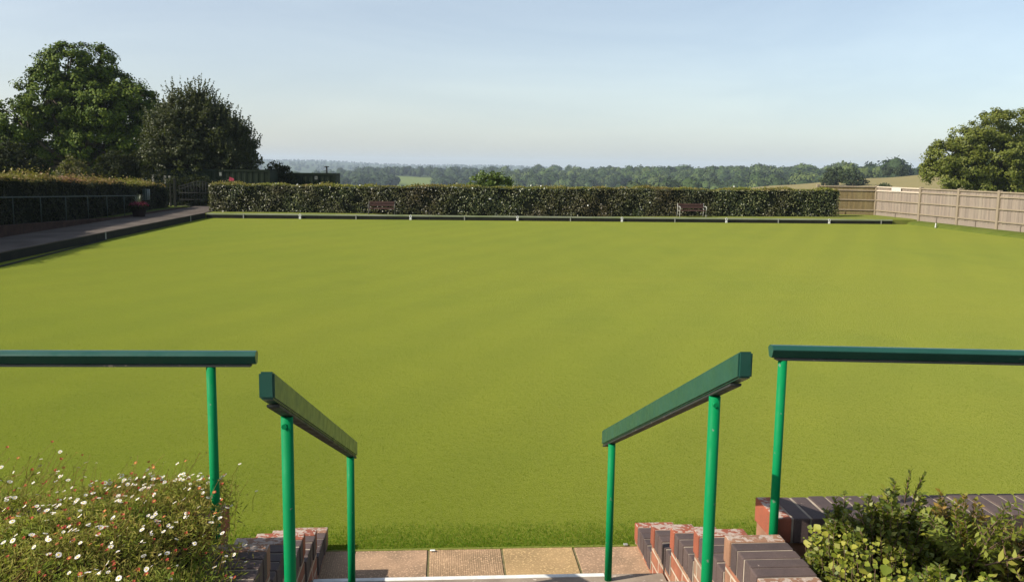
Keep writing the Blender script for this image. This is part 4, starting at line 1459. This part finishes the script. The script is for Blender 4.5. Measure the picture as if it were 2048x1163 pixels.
def slope_rail(x, x1, y0, z0, y1, z1, posts, label, w=0.040, h=0.068, psc=1.0):
    """timber rail from near end (y0, z0 top) to far end (y1, z1 top)"""
    t_ = thing('stair_handrail', label, 'handrail', (x, posts[1], 0.15), 'green handrails at the steps')
    sl = (z1 - z0) / (y1 - y0)
    L = math.hypot(y1 - y0, x1 - x)
    yaw = math.atan2(-(x1 - x), y1 - y0)
    shear = Matrix.Identity(4); shear[2][1] = (z1 - z0) / L
    mt = Matrix.Translation((x, y0, z0)) @ Matrix.Rotation(yaw, 4, 'Z') @ shear
    ang = math.atan(sl)
    for nm, (xa, xb, ya, yb, za, zb_), mtl, bev in (('rail', (-w / 2, w / 2, 0, L, -h / math.cos(ang), 0), M['rail_paint'], 0.005),
                                                  ('flat_bar', (-0.016, 0.016, 0.07, L - 0.004, -h / math.cos(ang) - 0.011, -h / math.cos(ang) - 0.003), M['bar_steel'], 0.001)):
        bb = bmesh.new()
        vs = [bb.verts.new((xx, yy, zz)) for xx in (xa, xb) for yy in (ya, yb) for zz in (za, zb_)]
        for f in ((0, 1, 3, 2), (4, 6, 7, 5), (0, 4, 5, 1), (2, 3, 7, 6), (0, 2, 6, 4), (1, 5, 7, 3)):
            bb.faces.new([vs[q] for q in f])
        bmesh.ops.recalc_face_normals(bb, faces=bb.faces)
        bmesh.ops.bevel(bb, geom=list(bb.edges), offset=bev, segments=2, affect='EDGES')
        b = MB(); b.merge(bb, 0, mt)
        b.build(nm, mtl, t_)
    for yy in posts:
        zt = z0 + (yy - y0) * sl - h / math.cos(ang) - 0.012
        # which tread carries the post
        zb = 0.15 if yy > sy[1] else (0.30 if yy > sy[2] else (0.45 if yy > sy[3] else 0.6))
        xp = x + (x1 - x) * (yy - y0) / (y1 - y0)
        b = MB(); b.tube([(xp, yy, zb + 0.001), (xp, yy, zb + 0.4 * (zt - zb)), (xp, yy, zt)], 0.0175 * psc, 20)
        po = b.build('post', M['post_paint'], t_)
        if yy == posts[0]:
            b = MB(); b.tube([(xp - 0.004, yy - 0.026 * psc, zt - 0.022), (xp - 0.004, yy - 0.012, zt - 0.022)], 0.0075, 8)
            b.build('bolt', M['post_paint'], po)
    return t_


slope_rail(0.819, 0.806, 2.345, 1.664, 4.30, 0.860, (2.60, 4.14), 'sloping green handrail right of the steps, its side in sun')
slope_rail(-0.431, -0.407, 2.18, 1.651, 3.97, 0.918, (2.43, 3.86), 'sloping green handrail left of the steps, its inner side in shade', 0.038, 0.064, 0.95)


def level_rail(P, Q, post_xs, label, zb):
    t_ = thing('wall_handrail', label, 'handrail', (post_xs[0], 3.32, zb), 'green level handrails behind the planter walls')
    d = (Q - P).normalized()
    nv = Vector((-d.y, d.x, 0)).normalized()
    hw, hh = 0.028, 0.048
    prof = [nv * y_ + Vector((0, 0, z_)) for y_, z_ in ((.006, 0), (.014, -.0025), (.026, -.0115), (.028, -.0145), (.0275, -.0175), (.0145, -.0455), (.011, -.048),
                                                        (-.011, -.048), (-.0145, -.0455), (-.0275, -.0175), (-.028, -.0145), (-.026, -.0115), (-.014, -.0025), (-.006, 0))]
    b = MB(); b.prism(prof, P, Q, 0, False)
    o = b.build('rail', M['rail_paint'], t_)
    b = MB(); b.prism([nv * .016 + Vector((0, 0, -hh - .010)), nv * -.016 + Vector((0, 0, -hh - .010)), nv * -.016 + Vector((0, 0, -hh - .003)), nv * .016 + Vector((0, 0, -hh - .003))], P + d * 0.02, Q)
    b.build('flat_bar', M['bar_steel'], t_)
    for xx in post_xs:
        s = (xx - P.x) / d.x
        c = P + d * s
        b = MB(); b.tube([(c.x, c.y, zb), (c.x, c.y, c.z - hh - 0.011)], 0.0172, 20)
        b.build('post', M['post_paint'], t_)


P = at_y(513, 701, 3.323); Q = at_y(0, 700, 3.323)
d = (Q - P)
level_rail(P, P + d * 4.2, [-0.857, -2.6, -4.2], 'level green handrail at the left above the daisies', 0.5)
P = at_y(1542, 689, 3.323); Q = at_y(2048, 700, 3.323)
d = (Q - P)
level_rail(P, P + d * 3.6, [1.306, 3.0, 4.6], 'level green handrail at the right above the shrubs', 0.45)

# ------------------------------------------------------------------ grass blades near the camera


def blades(name, x0, x1, y0, y1, n, hgt, wid, mat, zb=0.0, power=1.0):
    P = np.column_stack([rng.uniform(x0, x1, n), y0 + (y1 - y0) * (1 - (1 - rng.random(n)) ** (1 / power)), np.full(n, zb)])
    a = rng.uniform(0, 6.28, n)
    s = np.column_stack([np.cos(a), np.sin(a), np.zeros(n)]) * wid / 2
    lean = np.column_stack([rng.normal(size=n), rng.normal(size=n), np.zeros(n)]) * hgt * 0.28
    h = hgt * rng.uniform(.5, 1.2, n)
    V = np.stack([P - s, P + s, P + lean + np.column_stack([np.zeros(n), np.zeros(n), h])], 1).reshape(-1, 3)
    F = np.arange(3 * n).reshape(n, 3)
    o = link(name, mesh_np(name, V, F), mat)
    return tag(o, kind='stuff')


o = blades('turf_blades', -5.5, 6.0, GY0 + 0.02, 13.5, 170000, 0.0065, 0.0026, M['blade'], 0.0, 3.2)
tag(o, 'short mown grass blades of the nearest part of the green', 'grass')
o = blades('edge_grass', -5.5, 6.0, GY0 + 0.002, GY0 + 0.42, 70000, 0.014, 0.003, M['long_blade'], 0.0, 2.0)
tag(o, 'longer greener grass along the near edge of the green', 'grass')

# small fragments lying at the edge of the slabs
b = MB(); q = at_z(865, 1100.5, 0.012); b.box(q.x - 0.014, q.x + 0.016, q.y - 0.008, q.y + 0.008, 0.0125, 0.018, 0.003)
tag(b.build('white_chip', M['white']), 'tiny white chip lying at the edge of the slabs by the turf', 'chip')
b = MB(); q = at_z(1251, 1089, 0.012); b.box(q.x - 0.012, q.x + 0.014, q.y - 0.012, q.y + 0.012, 0.0125, 0.02, 0.003)
tag(b.build('grey_chip', M['dull_white']), 'small grey fragment on the slab edge beside the right side wall', 'chip')

# ------------------------------------------------------------------ daisies (left planter)
M['daisy_leaf'] = leafmat('daisy_foliage', [(0.18, 0.22, 0.03), (0.29, 0.28, 0.05), (0.38, 0.30, 0.075), (0.22, 0.25, 0.04), (0.44, 0.36, 0.10), (0.23, 0.21, 0.05)], 0.7, 0.15, 0.5, tint=(0.17, 0.23, 0.035, 1), nscale=5)
M['daisy_stem'] = leafmat('daisy_stems', [(0.30, 0.24, 0.07), (0.38, 0.27, 0.09), (0.22, 0.22, 0.06), (0.40, 0.20, 0.09)], 0.7, 0.2, 0.2)
M['petal_white'] = plain('white_petals', (0.78, 0.74, 0.70, 1), 0.7, 0.2)
M['petal_pink'] = plain('pink_red_petals', (0.50, 0.075, 0.06, 1), 0.7, 0.2)
M['disc_yellow'] = plain('yellow_disc', (0.55, 0.42, 0.05, 1), 0.8, 0.2)
M['bud'] = plain('green_bud', (0.28, 0.26, 0.06, 1), 0.8, 0.2)


def mound(x, y):
    """surface height of the daisy cushion"""
    u = np.clip((-0.64 - x) / 0.50, 0, 1)          # falls off over the side wall
    v = np.clip((3.72 - y) / 0.42, 0, 1)           # and over the front wall
    h = 0.745 + 0.20 * (u * (2 - u)) * (0.42 + 0.58 * v * (2 - v))
    h = h + 0.035 * np.sin(x * 7 + 1) * np.sin(y * 6) + 0.02 * np.sin(x * 17) * np.cos(y * 15)
    return h


def mound_pts(n, x0=-2.1, x1=-0.62, y0=1.95, y1=3.62):
    x = rng.uniform(x0, x1, n); y = rng.uniform(y0, y1, n)
    # ragged edge along the side wall
    lim = -0.765 + 0.05 * np.sin(y * 9) - 0.04 * (y - 2.6)
    k = x < lim + rng.normal(size=n) * 0.05
    # patch at the far left where the wall shows
    k &= ~((y > 3.30) & (x > -0.86 + 0.05 * np.abs(rng.normal(size=n)) - 0.2 * (y - 3.4)))
    k &= ~((x < -1.38) & (y > 3.28) & (rng.random(n) < 0.85))
    x, y = x[k], y[k]
    return x, y, mound(x, y)


dz_ = thing('daisy_plant', 'sprawling cushion of white and pink fleabane daisies spilling over the left planter', 'flowering plant', (-1.2, 2.9, 0.66))
x, y, z = mound_pts(62000)
dep = rng.random(len(x)) ** 1.8 * 0.11
P = np.column_stack([x, y, z - dep])
Nn = np.tile([-0.5, -0.3, 0.7], (len(x), 1))
V, F = leaf_quads(P, Nn, 0.025 * rng.uniform(.6, 1.5, len(x)), 0.0052, 0.8)
link('foliage', mesh_np('foliage', V, F), M['daisy_leaf'], dz_)
# dark underlayer so that the cushion is not hollow
xs_ = np.linspace(-2.3, -0.75, 34); ys_ = np.linspace(1.8, 3.55, 34)
XX, YY = np.meshgrid(xs_, ys_); ZZ = mound(XX, YY) - 0.10 + 0.02 * np.sin(XX * 40) * np.sin(YY * 37)
ZZ = np.maximum(ZZ, 0.64)
idx = np.arange(34 * 34).reshape(34, 34)
F = np.stack([idx[:-1, :-1], idx[:-1, 1:], idx[1:, 1:], idx[1:, :-1]], -1).reshape(-1, 4)
kk = (XX < -0.88) & (YY < 3.34)
F = F[kk.ravel()[F].all(1)]
link('undergrowth', mesh_np('undergrowth', np.stack([XX, YY, ZZ], -1).reshape(-1, 3), F, smooth=True), M['soil'], dz_)

stems_V, stems_F = [], []
so_ = 0


def add_stem(a, c, w=0.0016):
    global so_
    a = np.array(a); c = np.array(c)
    mid = (a + c) / 2 + np.array([random.uniform(-.012, .012), random.uniform(-.012, .012), 0.006])
    for ax in (np.array([w / 2, 0, 0]), np.array([0, w / 2, 0])):
        stems_V.extend([a - ax, a + ax, mid + ax, mid - ax, mid - ax, mid + ax, c + ax * .7, c - ax * .7])
        stems_F.extend([[so_, so_ + 1, so_ + 2, so_ + 3], [so_ + 4, so_ + 5, so_ + 6, so_ + 7]])
        so_ += 8


def head_geo(r, cup, npet=16):
    """flower head of thin petals round a domed disc, facing +z; returns verts, tris, mat ids (0 petal, 1 disc)"""
    V, F, Mi = [], [], []
    for k in range(npet):
        a = 2 * math.pi * k / npet + random.uniform(-.06, .06); w = 0.72 * math.pi / npet
        rr = r * random.uniform(.9, 1.05)
        o = len(V)
        for (t, q) in ((a - w * .7, 0.32), (a + w * .7, 0.32), (a + w, 0.86), (a, 1.0), (a - w, 0.86)):
            V.append((rr * q * math.cos(t), rr * q * math.sin(t), cup * rr * (q - 0.3)))
        F += [[o, o + 1, o + 2], [o, o + 2, o + 4], [o + 4, o + 2, o + 3]]; Mi += [0, 0, 0]
    o = len(V); V.append((0, 0, 0.16 * r))
    for k in range(8):
        a = 2 * math.pi * k / 8
        V.append((0.36 * r * math.cos(a), 0.36 * r * math.sin(a), 0.02 * r))
    for k in range(8):
        F.append([o, o + 1 + k, o + 1 + (k + 1) % 8]); Mi.append(1)
    return np.array(V), np.array(F), np.array(Mi)


HEADS = [head_geo(1.0, c) for c in (0.05, 0.15, -0.1, 0.3)]
CUPS = [head_geo(1.0, c, 10) for c in (1.4, 1.8, 1.1)]


def orient(Vh, n, r, p):
    n = n / np.linalg.norm(n)
    t = np.cross(n, [0.3, 0.2, 0.9] if abs(n[2]) < 0.9 else [1, 0, 0]); t /= np.linalg.norm(t); bb = np.cross(n, t)
    return (Vh[:, :1] * t + Vh[:, 1:2] * bb + Vh[:, 2:] * n) * r + p


x, y, z = mound_pts(4200)
sel = rng.permutation(len(x))[:1350]
flowers = []
for i in sel:
    p = np.array([x[i], y[i], z[i] + rng.uniform(-0.005, 0.035)])
    flowers.append((p, np.hypot(p[0], p[1])))
# airy taller sprays along the back
for k in range(170):
    xx = rng.uniform(-1.85, -0.80); yy = rng.uniform(3.15, 3.6)
    flowers.append((np.array([xx, yy, float(mound(xx, yy)) + rng.uniform(0.0, 0.13) ]), 4.0))
for k in range(26):
    xx = rng.uniform(-0.92, -0.80); yy = rng.uniform(3.2, 3.5)
    flowers.append((np.array([xx, yy, 0.80 + rng.uniform(0.0, 0.13)]), 4.0))
# sprays lying out over the side wall
for k in range(46):
    yy = rng.uniform(2.2, 3.25); xx = rng.uniform(-0.84, -0.69)
    flowers.append((np.array([xx, yy, 0.742 + rng.uniform(0.01, 0.06)]), 3.0))
flowers.sort(key=lambda q: q[1])
rest_V, rest_F, rest_M, ro = [], [], [], 0
nf = 0
for p, dist in flowers:
    u = rng.random()
    root = p + np.array([rng.uniform(-.10, .02) - 0.03, rng.uniform(-.06, .03), -rng.uniform(0.09, 0.16)])
    root[2] = max(root[2], 0.60 if p[0] < -0.9 else 0.745)
    add_stem(root, p)
    airy = dist >= 4.0
    n = np.array([rng.normal() * 0.35 - 0.28, rng.normal() * 0.35 - 0.18, 1.0])
    if u < (0.50 if not airy else 0.28):
        Vh, Fh, Mh = HEADS[rng.integers(len(HEADS))]; r = rng.uniform(0.0056, 0.0100); pal = 0
    elif u < (0.86 if not airy else 0.42):
        Vh, Fh, Mh = (CUPS if rng.random() < .6 else HEADS)[rng.integers(3)]; r = rng.uniform(0.0055, 0.008); pal = 2
    else:
        Vh, Fh, Mh = CUPS[rng.integers(3)]; r = rng.uniform(0.0035, 0.005); pal = 3
        Mh = np.zeros_like(Mh)
    W_ = orient(Vh, n, r, p)
    mid_ = np.where(Mh == 0, pal, 1)
    if nf < 100 and pal in (0, 2) and not airy:
        link('flower', mesh_np('flower', W_, Fh, mid_), [M['petal_white'], M['disc_yellow'], M['petal_pink'], M['bud']], dz_)
        nf += 1
    else:
        rest_V.append(W_); rest_F.append(Fh + ro); rest_M.append(mid_); ro += len(W_)
o = link('small_flowers', mesh_np('small_flowers', np.concatenate(rest_V), np.concatenate(rest_F), np.concatenate(rest_M)), [M['petal_white'], M['disc_yellow'], M['petal_pink'], M['bud']], dz_)
o['kind'] = 'stuff'
# many bare fine stems
x, y, z = mound_pts(2600)
for i in range(len(x)):
    a = (x[i], y[i], z[i] - 0.12)
    add_stem(a, (x[i] + rng.normal() * .03 + .02, y[i] + rng.normal() * .03, z[i] + rng.uniform(-.03, .04)), 0.0013)
link('stems', mesh_np('stems', np.array(stems_V), np.array(stems_F)), M['daisy_stem'], dz_)

# ------------------------------------------------------------------ shrubs in the right planter


def sprig_leaves(base, tip, n, L, Wd, spread=0.9, droop=0.0, pairs=True, curl=0.1):
    """leaves along a stem from base to tip, returns list of quads (folded pairs of tris as 4-vert leaf)"""
    base = np.array(base, float); tip = np.array(tip, float)
    ax = tip - base; ln = np.linalg.norm(ax); ax /= ln
    s1 = np.cross(ax, [0.2, 0.1, 1.0]); s1 /= np.linalg.norm(s1) + 1e-9
    s2 = np.cross(ax, s1)
    Vs = []
    for k in range(n):
        u = (k + 0.6) / n
        p = base + (tip - base) * u
        for sg in ((1, -1) if pairs else (1,)):
            ph = (k % 2) * 1.4 + rng.normal() * 0.35
            side = (s1 * math.cos(ph) + s2 * math.sin(ph)) * sg
            d = side * spread + ax * (0.65 + 0.3 * u) + np.array([0, 0, -droop + rng.normal() * .12]) + rng.normal(size=3) * 0.12
            d /= np.linalg.norm(d)
            l = L * rng.uniform(.7, 1.15) * (1 - 0.35 * u)
            wv = np.cross(d, ax); wv /= np.linalg.norm(wv) + 1e-9
            wv = wv * 0.7 + rng.normal(size=3) * 0.25; wv -= d * wv.dot(d); wv /= np.linalg.norm(wv) + 1e-9
            nn = np.cross(wv, d)
            w = Wd * rng.uniform(.8, 1.15)
            Vs += [p, p + d * l * .45 + wv * w * .5 + nn * curl * w, p + d * l - nn * curl * l * .5, p + d * l * .45 - wv * w * .5 + nn * curl * w]
    return Vs


def shrub_sprigs(name, label, cat, base, sprigs, lm, stemm, group=None):
    """sprigs: (root, tip, n, L, W, kwargs)"""
    t_ = thing(name, label, cat, base, group)
    Vs = []
    sb = MB()
    for (a, c, n, L, Wd, kw) in sprigs:
        Vs += sprig_leaves(a, c, n, L, Wd, **kw)
        sb.tube([a, (Vector(a) + Vector(c)) / 2 + Vector((0, 0, 0.01)), c], [0.0028, 0.002, 0.0010], 5)
    V = np.array(Vs); F = np.arange(len(V)).reshape(-1, 4)
    link('leaves', mesh_np('leaves', V, F), lm, t_)
    sb.build('stems', stemm, t_)
    return t_


M['sh_dark'] = leafmat('dark_narrow_leaves', [(0.07, 0.10, 0.012), (0.13, 0.155, 0.018), (0.24, 0.24, 0.03), (0.09, 0.12, 0.014)], 0.45, 0.4, 0.3)
M['sh_rust'] = leafmat('rust_tinged_leaves', [(0.14, 0.155, 0.02), (0.20, 0.19, 0.025), (0.26, 0.18, 0.03), (0.28, 0.17, 0.04)], 0.5, 0.4, 0.3)
M['sh_ivy'] = leafmat('yellow_green_heart_leaves', [(0.18, 0.21, 0.02), (0.26, 0.27, 0.03), (0.33, 0.31, 0.045), (0.13, 0.165, 0.018)], 0.55, 0.3, 0.3)
M['sh_fern'] = leafmat('fern_leaves', [(0.14, 0.18, 0.02), (0.18, 0.21, 0.03), (0.21, 0.23, 0.035)], 0.5, 0.35, 0.35)
M['sh_pinn'] = leafmat('pinnate_leaves', [(0.17, 0.20, 0.025), (0.22, 0.235, 0.03), (0.26, 0.245, 0.045)], 0.5, 0.35, 0.3)
M['sh_stem'] = plain('woody_stem', (0.13, 0.08, 0.05, 1), 0.8)
M['sh_low'] = leafmat('low_dark_leaves', [(0.09, 0.125, 0.014), (0.15, 0.19, 0.02), (0.26, 0.27, 0.03), (0.10, 0.135, 0.016)], 0.42, 0.5, 0.25)


def U(a, b): return random.uniform(a, b)


def bushy(cx, cy, z0, rx, ry, ztop, n, leafn, L, W, **kw):
    out = []
    for k in range(n):
        a = U(0, 6.283); q = U(0, 1) ** 0.5
        rx_, ry_ = rx * q * math.cos(a), ry * q * math.sin(a)
        zt = z0 + (ztop - z0) * (1 - 0.75 * q * q) * U(.72, 1.05)
        ln = U(.10, .17)
        tip = (cx + rx_ * 1.05, cy + ry_ * 1.05, zt)
        root = (cx + rx_ * .65 + U(-.02, .02), cy + ry_ * .65 + U(-.02, .02), max(z0, zt - ln))
        out.append((root, tip, leafn, L, W, kw))
    return out


# tall dark shrub in the middle of the bed (two leaf colours: dark and rust tipped)
shrub_sprigs('shrub', 'tallest dark narrow leaved shrub in the right planter, in front of the coping', 'shrub', (1.64, 3.02, 0.52),
             bushy(1.63, 3.00, 0.58, .27, .18, 1.03, 250, 11, 0.040, 0.019, spread=.95)
             + [((1.66, 3.0, .97), (1.672, 3.0, 1.09), 12, .03, .011, dict(spread=.5)), ((1.70, 3.02, .97), (1.74, 3.02, 1.075), 12, .03, .011, dict(spread=.5))], M['sh_dark'], M['sh_stem'])
shrub_sprigs('shrub', 'rust tinged shrub beside the tallest one, right of it in the right planter', 'shrub', (1.86, 3.05, 0.52),
             bushy(1.87, 3.03, 0.60, .20, .15, 1.00, 150, 12, 0.038, 0.017, spread=.9), M['sh_rust'], M['sh_stem'])
shrub_sprigs('shrub', 'small dark shrub with pale tips at the left end of the planting by the coping', 'shrub', (1.47, 3.1, 0.52),
             bushy(1.48, 3.08, 0.58, .14, .13, 0.965, 95, 10, 0.036, 0.018, spread=.95), M['sh_dark'], M['sh_stem'])
# fern fronds
fr = []
for k in range(13):
    a = U(-0.6, 3.4)
    b0 = (1.83 + U(-.03, .03), 2.86 + U(-.03, .03), 0.80)
    fr.append((b0, (b0[0] + math.cos(a) * .16, b0[1] + math.sin(a) * .10 - .03, 1.02 + U(-.09, .02)), 22, .046, .013, dict(spread=1.4, curl=.05)))
fr.append(((1.80, 2.80, 1.0), (1.845, 2.76, .84), 18, .032, .013, dict(spread=1.1, curl=.05)))
shrub_sprigs('fern', 'light green fern with feathery fronds amid the right planter', 'fern', (1.83, 2.88, 0.52), fr, M['sh_fern'], M['sh_stem'])
# pinnate sprays at the right edge
pn = []
for (a, c) in (((1.80, 2.72, .86), (2.06, 2.74, .885)), ((1.86, 2.66, .80), (2.10, 2.70, .84)), ((1.9, 2.6, .84), (2.08, 2.5, .90)), ((1.95, 2.55, .78), (2.02, 2.45, .92)), ((1.85, 2.5, .80), (1.98, 2.36, .88)), ((1.98, 2.7, .84), (2.16, 2.8, .93)), ((1.9, 2.75, .84), (1.95, 2.9, .93)), ((1.95, 2.85, .80), (2.18, 2.9, .90))):
    pn.append((a, c, 9, .052, .021, dict(spread=1.2, droop=.15, curl=.08)))
for k in range(150):
    x0, y0 = U(1.68, 2.45), U(2.1, 2.95)
    zt = U(.74, .90) - max(0, y0 - 2.6) * .25
    pn.append(((x0, y0, zt - .12), (x0 + U(-.08, .1), y0 + U(-.08, .06), zt), 6, .046, .017, dict(spread=1.0, droop=.1)))
shrub_sprigs('leafy_plant', 'plant with paired oval leaflets spreading at the right edge of the picture', 'plant', (1.95, 2.6, 0.52), pn, M['sh_pinn'], M['sh_stem'])
# low dark shrub in front
shrub_sprigs('shrub', 'low dark bushy shrub at the bottom of the right planter', 'shrub', (1.55, 2.5, 0.52),
             bushy(1.58, 2.48, 0.58, .30, .36, 0.95, 420, 10, 0.037, 0.021, spread=1.05), M['sh_low'], M['sh_stem'])
shrub_sprigs('shrub', 'olive shrub behind the paired leaf plant, low against the right planter wall', 'shrub', (2.2, 3.05, 0.52),
             bushy(2.28, 3.10, 0.56, .50, .18, 0.85, 330, 10, 0.038, 0.019, spread=1.05), M['sh_rust'], M['sh_stem'])


# heart shaped leaves next to the side wall
def heart(p, n, up, r):
    n = n / np.linalg.norm(n); t = up - n * up.dot(n); t /= np.linalg.norm(t); s = np.cross(n, t)
    pts = [(0, -.25), (.45, -.62), (.85, -.35), (.88, .15), (.45, .72), (0, 1.1), (-.45, .72), (-.88, .15), (-.85, -.35), (-.45, -.62)]
    V = [p + (s * a + t * c) * r + n * (0.18 * abs(a) * r) for a, c in pts]
    return V


hl = thing('heart_leaf_climber', 'pale yellow green plant with heart shaped leaves against the right side wall', 'plant', (1.42, 2.8, 0.52))
Vs, Fs = [], []
sb = MB()
for k in range(760):
    y = U(2.20, 3.22); x = 1.385 + abs(random.gauss(0, .075)) + (3.0 - y) * 0.03
    z = 0.62 + 0.27 * U(0, 1) ** 0.6 * (1 - ((y - 2.75) / 0.8) ** 2)
    p = np.array([x, y, z])
    V = heart(p, np.array([U(-.7, .2), U(-.9, .1), U(.4, 1)]), np.array([U(-.4, .6), U(-.3, .3), U(-1, .3)]), U(.010, .022) if k % 5 == 0 else U(.004, .011))
    o = len(Vs); Vs += V
    for q in range(1, 9):
        Fs.append([o, o + q, o + q + 1])
    Fs.append([o, o + 9, o + 1])
    if k % 4 == 0:
        sb.tube([(x + .01, y, z - .10), (x + .005, y + .01, z - .04), p], [0.0018, 0.0015, 0.001], 5)
link('leaves', mesh_np('leaves', np.array(Vs), np.array(Fs)), M['sh_ivy'], hl)
sb.build('stems', M['sh_stem'], hl)

# ------------------------------------------------------------------ air
b = MB(); b.box(-6700, 6700, -6700, 6700, -75, 60)
t = NT('valley_haze')
t.n.remove(t.b)
pv = t.add('ShaderNodeVolumePrincipled')
pv.inputs['Color'].default_value = (0.72, 0.86, 1.0, 1)
pv.inputs['Density'].default_value = 0.00020
pv.inputs['Anisotropy'].default_value = 0.0
t.l(pv.outputs[0], t.out.inputs['Volume'])
tag(b.build('haze', t.m), kind='stuff')
